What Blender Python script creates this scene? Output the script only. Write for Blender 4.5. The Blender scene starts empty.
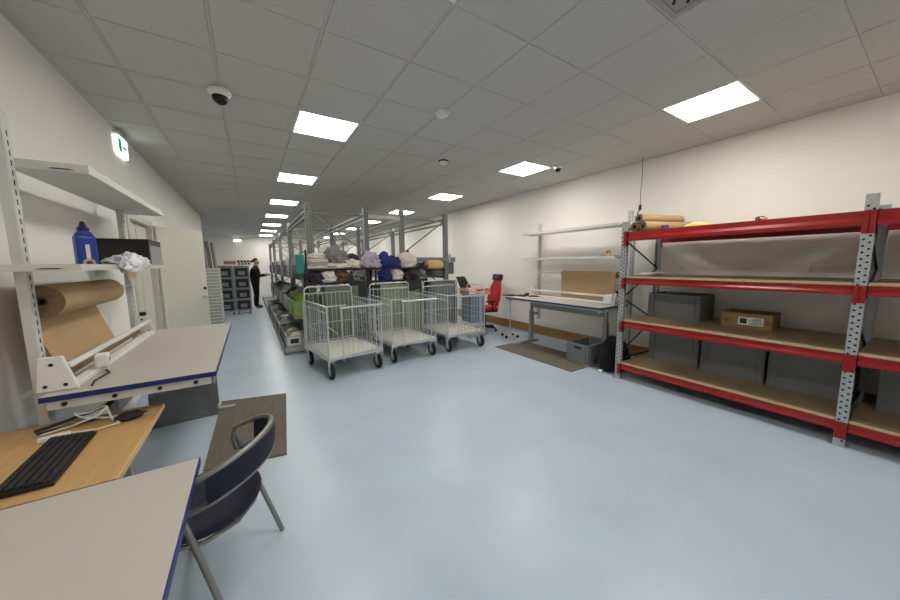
import bpy, bmesh, math, random
from mathutils import Vector, Matrix, noise
random.seed(7)
PI = math.pi
S = bpy.context.scene
COL = S.collection

# ------------------------------------------------------------------ camera
cam_data = bpy.data.cameras.new('camera')
cam = bpy.data.objects.new('camera', cam_data)
COL.objects.link(cam)
YAW, PITCH, ROLL, F = 0.5642, 0.1151, -0.01059, 314.2
fw = Vector((math.sin(YAW) * math.cos(PITCH), math.cos(YAW) * math.cos(PITCH), -math.sin(PITCH)))
rt = Vector((math.cos(YAW), -math.sin(YAW), 0))
up = rt.cross(fw)
r2 = rt * math.cos(ROLL) + up * math.sin(ROLL)
u2 = -rt * math.sin(ROLL) + up * math.cos(ROLL)
M = Matrix.Identity(4)
for i in range(3):
    M[i][0], M[i][1], M[i][2] = r2[i], u2[i], -fw[i]
M[0][3], M[1][3], M[2][3] = 0, 0, 1.52
cam.matrix_world = M
cam_data.sensor_fit = 'HORIZONTAL'
cam_data.sensor_width = 36
cam_data.lens = 36 * F / 900
cam_data.clip_start = 0.02
S.camera = cam
# ------------------------------------------------------------------ world, exposure
w = bpy.data.worlds.new('world')
S.world = w
w.use_nodes = True
w.node_tree.nodes['Background'].inputs[0].default_value = (0.5, 0.5, 0.5, 1)
w.node_tree.nodes['Background'].inputs[1].default_value = 0.02
S.view_settings.view_transform = 'Standard'
S.view_settings.look = 'None'
S.view_settings.gamma = 1
S.view_settings.use_curve_mapping = False
S.view_settings.exposure = 0.0
LIGHT_STRENGTH = 24.0

# ------------------------------------------------------------------ materials
def lin(c):
    return tuple(((v / 255 / 12.92) if v / 255 <= 0.04045 else ((v / 255 + 0.055) / 1.055) ** 2.4) for v in c)

def mat(name, rgb, rough=0.6, metal=0.0, var=0.0, scale=8.0, bump=0.0, bscale=60.0, emit=0.0, alpha=1.0, stretch=None, spec=0.5, transmission=0.0):
    m = bpy.data.materials.new(name)
    m.use_nodes = True
    nt = m.node_tree
    b = nt.nodes['Principled BSDF']
    c = lin(rgb)
    b.inputs['Base Color'].default_value = (*c, 1)
    b.inputs['Roughness'].default_value = rough
    b.inputs['Metallic'].default_value = metal
    b.inputs['Specular IOR Level'].default_value = spec
    if emit:
        b.inputs['Emission Color'].default_value = (*c, 1)
        b.inputs['Emission Strength'].default_value = emit
    if alpha < 1:
        b.inputs['Alpha'].default_value = alpha
    if transmission:
        b.inputs['Transmission Weight'].default_value = transmission
    tc = nt.nodes.new('ShaderNodeTexCoord')
    mp = nt.nodes.new('ShaderNodeMapping')
    nt.links.new(tc.outputs['Object'], mp.inputs['Vector'])
    if stretch:
        mp.inputs['Scale'].default_value = stretch
    if var:
        n = nt.nodes.new('ShaderNodeTexNoise')
        n.inputs['Scale'].default_value = scale
        n.inputs['Detail'].default_value = 6
        nt.links.new(mp.outputs[0], n.inputs['Vector'])
        r = nt.nodes.new('ShaderNodeValToRGB')
        r.color_ramp.elements[0].position = 0.3
        r.color_ramp.elements[1].position = 0.7
        r.color_ramp.elements[0].color = (*[v * (1 - var) for v in c], 1)
        r.color_ramp.elements[1].color = (*[min(1, v * (1 + var)) for v in c], 1)
        nt.links.new(n.outputs['Fac'], r.inputs['Fac'])
        nt.links.new(r.outputs['Color'], b.inputs['Base Color'])
    if bump:
        n2 = nt.nodes.new('ShaderNodeTexNoise')
        n2.inputs['Scale'].default_value = bscale
        n2.inputs['Detail'].default_value = 4
        nt.links.new(mp.outputs[0], n2.inputs['Vector'])
        bp = nt.nodes.new('ShaderNodeBump')
        bp.inputs['Strength'].default_value = bump
        bp.inputs['Distance'].default_value = 0.01
        nt.links.new(n2.outputs['Fac'], bp.inputs['Height'])
        nt.links.new(bp.outputs[0], b.inputs['Normal'])
    return m

MT = dict(
    floor=mat('epoxy floor', (182, 195, 209), 0.33, var=0.05, scale=1.6, bump=0.05, bscale=90),
    wall=mat('white painted wall', (242, 238, 232), 0.75, var=0.02, scale=1.2, bump=0.04, bscale=120),
    tile=mat('mineral ceiling tile', (196, 194, 190), 0.9, var=0.03, scale=40, bump=0.12, bscale=220),
    tbar=mat('ceiling grid steel', (194, 192, 187), 0.6),
    void=mat('ceiling void', (70, 70, 68), 0.9),
    diff=mat('lit diffuser', (255, 252, 244), 0.5, emit=LIGHT_STRENGTH),
    lframe=mat('white lamp frame', (235, 235, 230), 0.5),
    door=mat('cream door paint', (218, 214, 198), 0.5, var=0.015, scale=2),
    dframe=mat('door frame paint', (205, 202, 192), 0.5),
    oak=mat('brown wooden rail', (150, 112, 66), 0.55, var=0.25, scale=6, stretch=(6, 0.6, 6)),
    red=mat('red painted beam', (150, 17, 22), 0.3, var=0.06, scale=5),
    galv=mat('galvanised steel', (178, 182, 184), 0.42, 0.45, var=0.12, scale=30),
    steel=mat('zinc rods', (206, 210, 212), 0.35, 0.5, var=0.08, scale=20),
    rackgrey=mat('grey painted rack', (132, 135, 134), 0.5, 0.25, var=0.06, scale=10),
    dark=mat('dark steel', (38, 38, 42), 0.5, 0.3),
    black=mat('black plastic', (20, 20, 22), 0.5),
    blackcloth=mat('black cloth', (13, 13, 15), 0.9, bump=0.3, bscale=25),
    rubber=mat('black rubber', (22, 22, 22), 0.75),
    hole=mat('perforation shadow steel', (30, 30, 32), 0.9),
    chip=mat('chipboard deck', (146, 124, 97), 0.8, var=0.14, scale=45, bump=0.1),
    chipedge=mat('chipboard edge', (196, 170, 136), 0.8, var=0.12, scale=60),
    crate=mat('grey crate plastic', (122, 126, 130), 0.5, var=0.04, scale=8),
    crated=mat('dark grey crate plastic', (112, 114, 116), 0.55, var=0.05, scale=8),
    crateg=mat('green grey crate plastic', (112, 120, 108), 0.55, var=0.08, scale=12),
    cratel=mat('light grey tray plastic', (176, 180, 178), 0.5, var=0.04),
    card=mat('brown cardboard', (146, 117, 82), 0.85, var=0.08, scale=10),
    kraft=mat('kraft paper', (178, 148, 110), 0.8, var=0.05, scale=14, bump=0.05),
    kraftend=mat('kraft roll end', (120, 98, 74), 0.85, var=0.2, scale=60),
    glove=mat('pale beige glove', (222, 196, 170), 0.85, bump=0.2, bscale=40),
    core=mat('cardboard core', (88, 70, 52), 0.9),
    label=mat('white paper label', (226, 224, 218), 0.7),
    ink=mat('black print', (40, 40, 42), 0.7),
    mat_=mat('brown grey floor mat', (104, 96, 84), 0.85, var=0.12, scale=60, stretch=(1, 0.12, 1), bump=0.25, bscale=50),
    laminate=mat('beige grey laminate', (190, 184, 174), 0.42, var=0.015, scale=4),
    blue=mat('blue edge band', (22, 36, 108), 0.5),
    apron=mat('grey powder coat', (150, 150, 148), 0.45, 0.2),
    apronl=mat('light powder coat', (202, 202, 198), 0.45),
    shelf=mat('pale shelf steel', (206, 204, 196), 0.45, var=0.02),
    white=mat('white powder coat', (232, 232, 228), 0.45),
    beech=mat('beech desk board', (196, 157, 102), 0.45, var=0.08, scale=5, stretch=(8, 0.8, 8)),
    beechedge=mat('worn board edge', (214, 182, 134), 0.6),
    navy=mat('navy fabric', (30, 32, 50), 0.85, bump=0.25, bscale=220, var=0.1, scale=60),
    tube=mat('satin grey tube', (146, 143, 138), 0.35, 0.7),
    bluepl=mat('blue plastic bottle', (22, 58, 148), 0.35),
    blueplc=mat('dark blue cap', (18, 30, 84), 0.4),
    bag=mat('white film', (226, 226, 228), 0.3, var=0.05, scale=20, bump=0.4, bscale=20),
    redcloth=mat('red upholstery', (176, 24, 34), 0.75, bump=0.2, bscale=150),
    lens=mat('dark dome', (12, 12, 14), 0.12),
    exitg=mat('green exit print', (20, 130, 80), 0.5, emit=0.8),
    exitw=mat('lit exit diffuser', (245, 255, 250), 0.5, emit=3.0),
    emlamp=mat('lit emergency lamp', (240, 255, 246), 0.5, emit=9.0),
    teal=mat('teal plastic', (24, 132, 120), 0.5),
    green=mat('bright green cloth', (146, 208, 74), 0.8, bump=0.3, bscale=20, var=0.15),
    limecrate=mat('green crate plastic', (138, 172, 104), 0.6, var=0.12, scale=14),
    sage=mat('sage crate plastic', (146, 156, 138), 0.6, var=0.12, scale=14),
    platform=mat('grey beige cart deck', (204, 202, 192), 0.6, var=0.05, scale=6),
    board=mat('charcoal board', (40, 40, 43), 0.6),
    cw=mat('off white cloth', (222, 214, 204), 0.9, bump=0.4, bscale=14, var=0.05),
    cg=mat('grey cloth', (128, 124, 122), 0.9, bump=0.4, bscale=14, var=0.12),
    cl=mat('lilac grey cloth', (178, 168, 184), 0.9, bump=0.4, bscale=14, var=0.12),
    cb=mat('dark blue cloth', (34, 48, 112), 0.8, bump=0.4, bscale=14, var=0.12),
    cp=mat('dark purple cloth', (54, 44, 62), 0.9, bump=0.4, bscale=14, var=0.2),
    cn=mat('brown cloth', (106, 82, 64), 0.9, bump=0.4, bscale=14, var=0.15),
    ct=mat('tan cloth', (204, 170, 122), 0.9, bump=0.4, bscale=14, var=0.1),
    pink=mat('salmon print', (214, 140, 112), 0.7, var=0.1, scale=12),
    bluegrey=mat('blue grey bin', (96, 116, 148), 0.5),
    skin=mat('skin', (196, 150, 126), 0.6),
    hair=mat('dark brown hair', (46, 36, 30), 0.8),
    yellow=mat('pale yellow cloth', (226, 206, 130), 0.85, var=0.06, bump=0.4, bscale=12),
    violet=mat('violet tape', (78, 62, 120), 0.5),
    grille=mat('grey vent', (168, 166, 160), 0.6),
    cablew=mat('white cable', (222, 222, 220), 0.5),
    posterred=mat('muted red print', (170, 110, 100), 0.7),
)

# ------------------------------------------------------------------ mesh builder
class MB:
    def __init__(s):
        s.v = []; s.f = []
    def add(s, vs, fs):
        o = len(s.v); s.v += [tuple(v) for v in vs]; s.f += [[i + o for i in f] for f in fs]; return s
    def box(s, x0, x1, y0, y1, z0, z1, m=None):
        vs = [Vector((x, y, z)) for z in (z0, z1) for y in (y0, y1) for x in (x0, x1)]
        if m: vs = [m @ v for v in vs]
        return s.add(vs, [(0, 2, 3, 1), (4, 5, 7, 6), (0, 1, 5, 4), (2, 6, 7, 3), (0, 4, 6, 2), (1, 3, 7, 5)])
    def tube(s, pts, r, n=8, closed=False):
        pts = [Vector(p) for p in pts]
        if len(pts) < 2: return s
        rs = r if isinstance(r, (list, tuple)) else [r] * len(pts)
        o = len(s.v); k = len(pts)
        t0 = (pts[1] - pts[0]).normalized()
        a = Vector((0, 0, 1)) if abs(t0.z) < 0.9 else Vector((1, 0, 0))
        nrm = t0.cross(a).normalized()
        for i, p in enumerate(pts):
            if closed: t = pts[(i + 1) % k] - pts[i - 1]
            elif i == 0: t = pts[1] - pts[0]
            elif i == k - 1: t = pts[-1] - pts[-2]
            else: t = (pts[i + 1] - p).normalized() + (p - pts[i - 1]).normalized()
            t = t.normalized()
            nrm = (nrm - t * nrm.dot(t)).normalized()
            bn = t.cross(nrm)
            for j in range(n):
                q = 2 * PI * j / n
                s.v.append(tuple(p + (nrm * math.cos(q) + bn * math.sin(q)) * rs[i]))
        for i in range(k if closed else k - 1):
            i2 = (i + 1) % k
            for j in range(n):
                j2 = (j + 1) % n
                s.f.append([o + i * n + j, o + i * n + j2, o + i2 * n + j2, o + i2 * n + j])
        if not closed:
            s.f.append([o + j for j in reversed(range(n))])
            s.f.append([o + (k - 1) * n + j for j in range(n)])
        return s
    def lathe(s, prof, n=20, m=None):
        # prof: (r, z) list around local z
        o = len(s.v)
        for r, z in prof:
            for j in range(n):
                q = 2 * PI * j / n
                v = Vector((r * math.cos(q), r * math.sin(q), z))
                s.v.append(tuple(m @ v if m else v))
        for i in range(len(prof) - 1):
            for j in range(n):
                j2 = (j + 1) % n
                s.f.append([o + i * n + j, o + i * n + j2, o + (i + 1) * n + j2, o + (i + 1) * n + j])
        s.f.append([o + j for j in reversed(range(n))])
        s.f.append([o + (len(prof) - 1) * n + j for j in range(n)])
        return s
    def prism(s, poly, z0, z1, m=None):
        k = len(poly)
        vs = [Vector((x, y, z0)) for x, y in poly] + [Vector((x, y, z1)) for x, y in poly]
        if m: vs = [m @ v for v in vs]
        fs = [list(reversed(range(k))), list(range(k, 2 * k))] + [[i, (i + 1) % k, k + (i + 1) % k, k + i] for i in range(k)]
        return s.add(vs, fs)
    def ring(s, ro, ri, z0, z1, n=24, m=None):
        o = len(s.v)
        for r, z in ((ro, z0), (ro, z1), (ri, z1), (ri, z0)):
            for j in range(n):
                q = 2 * PI * j / n
                v = Vector((r * math.cos(q), r * math.sin(q), z))
                s.v.append(tuple(m @ v if m else v))
        for i in range(4):
            for j in range(n):
                s.f.append([o + i * n + j, o + i * n + (j + 1) % n, o + (i + 1) % 4 * n + (j + 1) % n, o + (i + 1) % 4 * n + j])
        return s
    def build(s, name, m, parent=None, smooth=False, bevel=0.0, seg=2):
        me = bpy.data.meshes.new(name)
        me.from_pydata(s.v, [], s.f)
        bm = bmesh.new(); bm.from_mesh(me)
        bmesh.ops.recalc_face_normals(bm, faces=bm.faces)
        bm.to_mesh(me); bm.free()
        mm = MT[m] if isinstance(m, str) else m
        me.materials.append(mm)
        if smooth:
            me.polygons.foreach_set('use_smooth', [True] * len(me.polygons))
            try: me.set_sharp_from_angle(angle=math.radians(42))
            except Exception: pass
        o = bpy.data.objects.new(name, me)
        COL.objects.link(o)
        if parent: o.parent = parent
        if bevel:
            b = o.modifiers.new('bevel', 'BEVEL')
            b.width = bevel; b.segments = seg; b.limit_method = 'ANGLE'
        return o

def tag(o, label, cat, group=None):
    o['label'] = label; o['category'] = cat
    if group: o['group'] = group
    return o
def thing(name, label, cat, loc=(0, 0, 0), rz=0.0, group=None):
    o = bpy.data.objects.new(name, None)
    o.empty_display_size = 0.1
    COL.objects.link(o)
    o.location = loc; o.rotation_euler = (0, 0, rz)
    return tag(o, label, cat, group)
def struct(o):
    o['kind'] = 'structure'; return o
def copy_tree(o, parent=None):
    c = o.copy(); COL.objects.link(c)
    if parent: c.parent = parent
    for ch in o.children: copy_tree(ch, c)
    return c
def mk(): return MB()
ORD = ['first', 'second', 'third', 'fourth', 'fifth', 'sixth', 'seventh', 'eighth', 'ninth', 'tenth', 'eleventh', 'twelfth', 'thirteenth', 'fourteenth', 'fifteenth', 'sixteenth', 'seventeenth', 'eighteenth', 'nineteenth', 'twentieth']
def RX(a): return Matrix.Rotation(a, 4, 'X')
def RY(a): return Matrix.Rotation(a, 4, 'Y')
def RZ(a): return Matrix.Rotation(a, 4, 'Z')
def TR(x, y, z): return Matrix.Translation((x, y, z))
def along(p0, p1):
    d = Vector(p1) - Vector(p0)
    return TR(*p0) @ d.to_track_quat('Z', 'Y').to_matrix().to_4x4(), d.length

# ------------------------------------------------------------------ room shell
XL, XR, YB, YF, CE = -1.12, 5.0, -2.7, 19.2, 3.0
WE, XW = 11.9, -2.6      # end of the left wall, and the wider far part behind it
struct(mk().box(XW - .2, XR + .2, YB - .2, YF + .2, -.12, 0).build('floor', 'floor'))
struct(mk().box(XR, XR + .2, YB - .2, YF + .2, 0, CE + .2).build('wall_right', 'wall'))
struct(mk().box(XW - .2, XR + .2, YF, YF + .2, 0, CE + .2).build('wall_far', 'wall'))
struct(mk().box(XW - .2, XW, WE - .2, YF + .2, 0, CE + .2).box(XW, XL - .2, WE - .2, WE, 0, CE + .2).build('wall_recess', 'wall'))
struct(mk().box(XL - .2, XR + .2, YB - .2, YB, 0, CE + .2).build('wall_back', 'wall'))
D0, D1, DH = 4.98, 5.98, 2.1        # doorway in the left wall
wl = mk().box(XL - .2, XL, YB - .2, D0, 0, CE + .2).box(XL - .2, XL, D1, WE, 0, CE + .2).box(XL - .2, XL, D0, D1, DH, CE + .2)
struct(wl.build('wall_left', 'wall'))
struct(mk().box(XR - .022, XR - .0005, 2.6, YF, .045, .225).box(XR - .022, XR - .0005, YB, 2.6, .045, .225).build('trim_1', 'oak', bevel=.004))
bs = mk().prism([(XR - .02, 0.0), (XR - .0005, 0.0), (XR - .0005, .045), (XR - .012, .045)], 0, YF - YB, TR(0, YF, 0) @ RX(PI / 2))
struct(bs.build('baseboard_right', 'floor'))
bs = mk().prism([(XL + .02, 0.0), (XL + .0005, 0.0), (XL + .0005, .09), (XL + .008, .09)], 0, D0 - .06 - YB, TR(0, D0 - .06, 0) @ RX(PI / 2))
bs.prism([(XL + .02, 0.0), (XL + .0005, 0.0), (XL + .0005, .09), (XL + .008, .09)], 0, WE - D1 - .06, TR(0, WE, 0) @ RX(PI / 2))
struct(bs.build('baseboard_left', 'floor'))

# doors: one fixed leaf in the doorway, one leaf swung wide into the room
d2 = struct(thing('door_2', 'x', 'door', (XL - .06, (D0 + D1) / 2, 0)))
del d2['label'], d2['category']
hw = (D1 - D0) / 2
fr = mk()
for s_ in (-1, 1):
    fr.box(-.135, .075, s_ * hw - .03 if s_ > 0 else -hw - .05, hw + .05 if s_ > 0 else -hw + .03, 0, DH + .05)
fr.box(-.135, .075, -hw + .03, hw - .03, DH - .03, DH + .05)
fr.build('door_frame', 'dframe', d2, bevel=.004)
mk().box(-.03, .012, -hw + .034, hw - .034, .008, DH - .034).build('door_leaf', 'door', d2, bevel=.003)
mk().box(.012, .016, -.03, .03, .008, DH - .04).build('cover_strip', 'dframe', d2)
DX, DY = XL + .03, D1 + .02
ang = math.atan2(.49, .70)
d1 = struct(thing('door_1', 'x', 'door', (DX, DY, 0), -ang))
del d1['label'], d1['category']
dw = .79
lf = mk().box(-.021, .021, 0, dw, .012, DH - .01).build('door_leaf', 'door', d1, bevel=.003)
hd = mk().tube([(.021, dw - .07, 1.02), (.075, dw - .07, 1.02), (.08, dw - .085, 1.02), (.08, dw - .19, 1.02)], .009, 8)
hd.lathe([(.026, 0), (.026, .008)], 14, TR(.021, dw - .07, 1.02) @ RY(PI / 2))
hd.build('door_handle', 'steel', d1, True)
mk().lathe([(.024, 0), (.024, .012), (.014, .02)], 14, TR(.021, dw - .06, 1.16) @ RY(PI / 2)).build('lock', 'black', d1, True)
for z in (.25, 1.05, 1.85):
    mk().tube([(.0, -.012, z - .05), (.0, -.012, z + .05)], .011, 8).build('hinge', 'steel', d1, True)

# ------------------------------------------------------------------ ceiling
GX, GY, P = -.704, 2.849, .6
ceil = struct(mk().box(XW - .2, XR + .2, YB - .2, YF + .2, CE + .012, CE + .2).build('ceiling', 'void'))
xs = [XL] + [GX + P * i for i in range(10)] + [XR]
kmin = int(math.floor((YB - GY) / P)) + 1
kmax = int(math.floor((YF - GY) / P))
ys = [YB] + [GY + P * k for k in range(kmin, kmax + 1)] + [YF]
g = mk()
for x in xs[1:-1]: g.box(x - .0075, x + .0075, YB, YF, CE - .001, CE + .012)
g.build('grid_runner', 'tbar', ceil)
g = mk()
for y in ys[1:-1]:
    for a, b in zip(xs[:-1], xs[1:]): g.box(a + .0075, b - .0075, y - .0075, y + .0075, CE - .0005, CE + .012)
g.build('grid_cross_bar', 'tbar', ceil)
g = mk().box(XL, XL + .02, YB, WE, CE - .004, CE + .012).box(XR - .02, XR, YB, YF, CE - .004, CE + .012).box(XL, XR, YF - .02, YF, CE - .004, CE + .012).box(XL, XR, YB, YB + .02, CE - .004, CE + .012)
g.build('grid_edge_angle', 'tbar', ceil)
LY = [1.049 + 2.4 * k for k in range(-1, 8)]
light_cells = {}
for col, c in ((2, 'aisle'), (7, 'wall')):
    for n_, y in enumerate(LY):
        if y + .6 < YF - .1: light_cells[(col, round(y, 2))] = n_
vent_cells = {(4, round(GY - .6 * 4, 2))}
far = mk()
for q in range(3):
    for k in range(13): far.box(XL - .49 * (q + 1) + .005, XL - .49 * q - .005, WE + .56 * k + .005, WE + .56 * (k + 1) - .005, CE - .003, CE + .012)
cache = {}
def tile_mesh(a, b):
    key = (round(a, 3), round(b, 3))
    if key not in cache:
        h, k = a / 2 - .0078, b / 2 - .0078
        e = .004
        m_ = mk()
        m_.add([(-h, -k, .004), (h, -k, .004), (h, k, .004), (-h, k, .004), (-h + e, -k + e, -.0035), (h - e, -k + e, -.0035), (h - e, k - e, -.0035), (-h + e, k - e, -.0035)],
               [(4, 5, 6, 7), (0, 1, 5, 4), (1, 2, 6, 5), (2, 3, 7, 6), (3, 0, 4, 7), (3, 2, 1, 0)])
        o = m_.build('ceiling_tile', 'tile', ceil)
        cache[key] = o.data
        COL.objects.unlink(o); bpy.data.objects.remove(o)
    return cache[key]
for i in range(len(xs) - 1):
    for j in range(len(ys) - 1):
        cx, cy = (xs[i] + xs[i + 1]) / 2, (ys[j] + ys[j + 1]) / 2
        if (i - 1, round(ys[j], 2)) in light_cells or (i - 1, round(ys[j], 2)) in vent_cells: continue
        if 0.4 < cy < 14.6:
            o = bpy.data.objects.new('ceiling_tile', tile_mesh(xs[i + 1] - xs[i], ys[j + 1] - ys[j]))
            COL.objects.link(o); o.parent = ceil; o.location = (cx, cy, CE)
        else:
            h, k = (xs[i + 1] - xs[i]) / 2 - .009, (ys[j + 1] - ys[j]) / 2 - .009
            far.box(cx - h, cx + h, cy - k, cy + k, CE - .005, CE + .004)
o = far.build('distant_ceiling_tiles', 'tile', ceil); o['kind'] = 'stuff'

def light_panel():
    t = thing('ceiling_light', 'x', 'ceiling light')
    mk().box(-.295, .295, -.295, -.275, -.008, .01).box(-.295, .295, .275, .295, -.008, .01).box(-.295, -.275, -.275, .275, -.008, .01).box(.275, .295, -.275, .275, -.008, .01).build('frame', 'lframe', t)
    mk().box(-.275, .275, -.275, .275, -.003, .01).build('diffuser', 'diff', t)
    return t
lp = light_panel(); first = True
for (col, y), n_ in sorted(light_cells.items()):
    o = lp if first else copy_tree(lp); first = False
    o.location = (GX + P * col + .3, y + .3, CE)
    row = 'the row above the aisle' if col == 2 else 'the row near right wall'
    o['label'] = 'lit ceiling panel, %s from the camera end of %s' % (ORD[n_], row)
    o['group'] = 'square ceiling light panels'
# air vent
v = thing('ceiling_vent', 'perforated grey square air vent set in the ceiling grid near camera', 'vent', (GX + P * 4 + .3, GY - .6 * 4 + .3, CE))
mk().box(-.29, .29, -.29, -.26, -.01, .01).box(-.29, .29, .26, .29, -.01, .01).box(-.29, -.26, -.26, .26, -.01, .01).box(.26, .29, -.26, .26, -.01, .01).build('frame', 'grille', v)
mk().box(-.26, .26, -.26, .26, -.003, .01).build('face_plate', 'grille', v)
sl = mk()
for a in range(9):
    for b in range(5):
        m_ = TR(-.22 + a * .055, -.2 + b * .1 + (.03 if a % 2 else -.02), -.0035) @ RZ(.6)
        sl.box(-.022, .022, -.008, .008, -.001, .001, m_)
sl.build('slot_pattern', 'hole', v)

def dome_cam(loc, label, flip=1, s=1.0):
    t = thing('dome_camera', label, 'camera', loc)
    mk().lathe([(.075 * s, 0), (.078 * s, -.012), (.072 * s, -.03 * s), (.05 * s, -.05 * s)], 20).build('housing', 'white', t, True)
    mk().lathe([(.052 * s, -.04 * s), (.055 * s, -.06 * s), (.045 * s, -.085 * s), (.02 * s, -.102 * s), (.004, -.105 * s)], 18).build('dome', 'lens', t, True)
    return t
dome_cam((-.11, 3.43, CE - .006), 'white dome camera with black lens on ceiling above the left bench', s=1.1)
dome_cam((4.12, 3.36, CE - .006), 'white dome camera with black lens beside a ceiling light near right wall', s=.85)
def detector(loc, label, dark):
    t = thing('smoke_detector', label, 'smoke detector', loc)
    mk().lathe([(.07, 0), (.07, -.014)], 20).build('base', 'dark' if dark else 'white', t, True)
    mk().lathe([(.062, -.014), (.06, -.03), (.04, -.042), (.004, -.044)], 20).build('sensor_cap', 'white', t, True)
detector((1.70, 2.80, CE - .006), 'plain white round smoke detector on the middle of the ceiling', False)
detector((2.47, 4.04, CE - .006), 'round white detector with dark base ring on ceiling', True)

# emergency exit sign on left wall
e = thing('exit_sign', 'lit green and white exit sign mounted on left wall under ceiling', 'exit sign', (XL, 5.0, 2.87))
mk().box(.0, .05, -.16, .16, .05, .085).tube([(.03, -.13, .08), (.03, -.13, .125)], .005, 6).tube([(.03, .13, .08), (.03, .13, .125)], .005, 6).build('housing', 'shelf', e)
mk().box(.012, .034, -.17, .17, -.13, .05).build('diffuser', 'exitw', e, bevel=.006)
pg = mk()
pg.box(.034, .0355, -.15, -.05, -.11, .03)
pg.box(.034, .0355, -.03, .06, -.055, -.025).prism([(.06, -.08), (.06, .0), (.13, -.04)], 0, .0015, TR(.034, 0, 0) @ Matrix(((0, 0, 1, 0), (1, 0, 0, 0), (0, 1, 0, 0), (0, 0, 0, 1))))
pg.build('pictogram', 'exitg', e)
# far wall emergency lamp and notice strip
e = thing('emergency_lamp', 'small glowing emergency lamp high on the far wall', 'lamp', (-.43, YF, 2.78))
mk().box(-.17, .17, -.05, 0, -.05, .05).build('housing', 'white', e, bevel=.01)
mk().box(-.15, .15, -.062, -.05, -.04, .04).build('diffuser', 'emlamp', e)
e = thing('notice_strip', 'long pale notice strip with dark pictures on the far wall', 'notice', (-.45, YF, 1.70))
mk().box(-.62, .62, -.012, 0, -.16, .12).build('board', 'label', e)
mk().box(-.62, -.12, -.014, -.012, -.1, .06).build('red_print', 'posterred', e)
for k in range(5):
    mk().box(-.06 + k * .135, .05 + k * .135, -.014, -.012, -.02, .09).build('picture', 'ink', e)
    if k < 4: mk().box(-.03 + k * .14, .07 + k * .14, -.014, -.012, -.12, -.04).build('picture', 'ink', e)

# ------------------------------------------------------------------ crates
def crate(name, label, loc, lx, ly, h, rz=0, m='crate', group=None, handles=True, ribs=True):
    t = thing(name, label, 'crate', loc, rz, group)
    a, b, th = lx / 2, ly / 2, .012
    tp = .008
    body = mk()
    body.box(-a + tp, a - tp, -b + tp, b - tp, 0, .012)
    body.box(-a + tp, -a + tp + th, -b + tp, b - tp, .012, h - .01).box(a - tp - th, a - tp, -b + tp, b - tp, .012, h - .01)
    body.box(-a + tp + th, a - tp - th, -b + tp, -b + tp + th, .012, h - .01).box(-a + tp + th, a - tp - th, b - tp - th, b - tp, .012, h - .01)
    body.build('body', m, t)
    rim = mk()
    rim.box(-a, -a + .022, -b, b, h - .03, h).box(a - .022, a, -b, b, h - .03, h)
    rim.box(-a + .022, a - .022, -b, -b + .022, h - .03, h).box(-a + .022, a - .022, b - .022, b, h - .03, h)
    rim.build('rim', m, t, bevel=.003)
    if ribs:
        for sx in (-1, 1):
            for sy in (-1, 1):
                rb = mk()
                for d in (.0, .05):
                    rb.box(sx * (a - .004 - d) - .006, sx * (a - .004 - d) + .006, sy * (b - .002) - .007, sy * (b - .002) + .007, .002, h - .03)
                    if d: rb.box(sx * (a - .002) - .007, sx * (a - .002) + .007, sy * (b - .004 - d) - .006, sy * (b - .004 - d) + .006, .002, h - .03)
                rb.build('corner_rib', m, t)['kind'] = 'stuff'
    if handles:
        for sx in (-1, 1):
            mk().box(sx * (a - tp) - .003, sx * (a - tp) + .003, -.06, .06, h - .075, h - .045).build('handle', 'hole', t, bevel=.002)
    return t

# ------------------------------------------------------------------ soft shapes
def lump(sx, sy, sz, seed, amp=.22, freq=2.2, sub=3, flat=True, fold=.0, ridge=.0):
    bm = bmesh.new()
    bmesh.ops.create_icosphere(bm, subdivisions=sub, radius=1)
    for v in bm.verts:
        p = v.co.copy()
        n = noise.noise(p * freq + Vector((seed * 3.1, seed, -seed))) * amp + noise.noise(p * freq * 2.7 + Vector((seed, 9, seed * 2))) * amp * .45
        if ridge: n += ridge * (.5 - 2.2 * abs(noise.noise(p * 2.6 + Vector((seed, -seed, seed * 1.7))))) + ridge * .4 * (.4 - 2 * abs(noise.noise(p * 5.5 + Vector((-seed, seed * 2, 4)))))
        if fold: n += fold * abs(math.sin(p.z * 9 + noise.noise(p * 2) * 3))
        q = p * (1 + n)
        if flat and q.z < -.62: q.z = -.62
        v.co = Vector((q.x * sx, q.y * sy, (q.z + (.62 if flat else 0)) * sz))
    me = bpy.data.meshes.new('lump'); bm.to_mesh(me); bm.free()
    me.polygons.foreach_set('use_smooth', [True] * len(me.polygons))
    return me
def soft(name, label, cat, loc, size, seed, m, rz=0, group=None, parent=None, **k):
    me = lump(size[0], size[1], size[2], seed, **k)
    me.materials.append(MT[m])
    o = bpy.data.objects.new(name, me); COL.objects.link(o)
    o.location = loc; o.rotation_euler = (0, 0, rz)
    if parent: o.parent = parent
    else: tag(o, label, cat, group)
    return o
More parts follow.
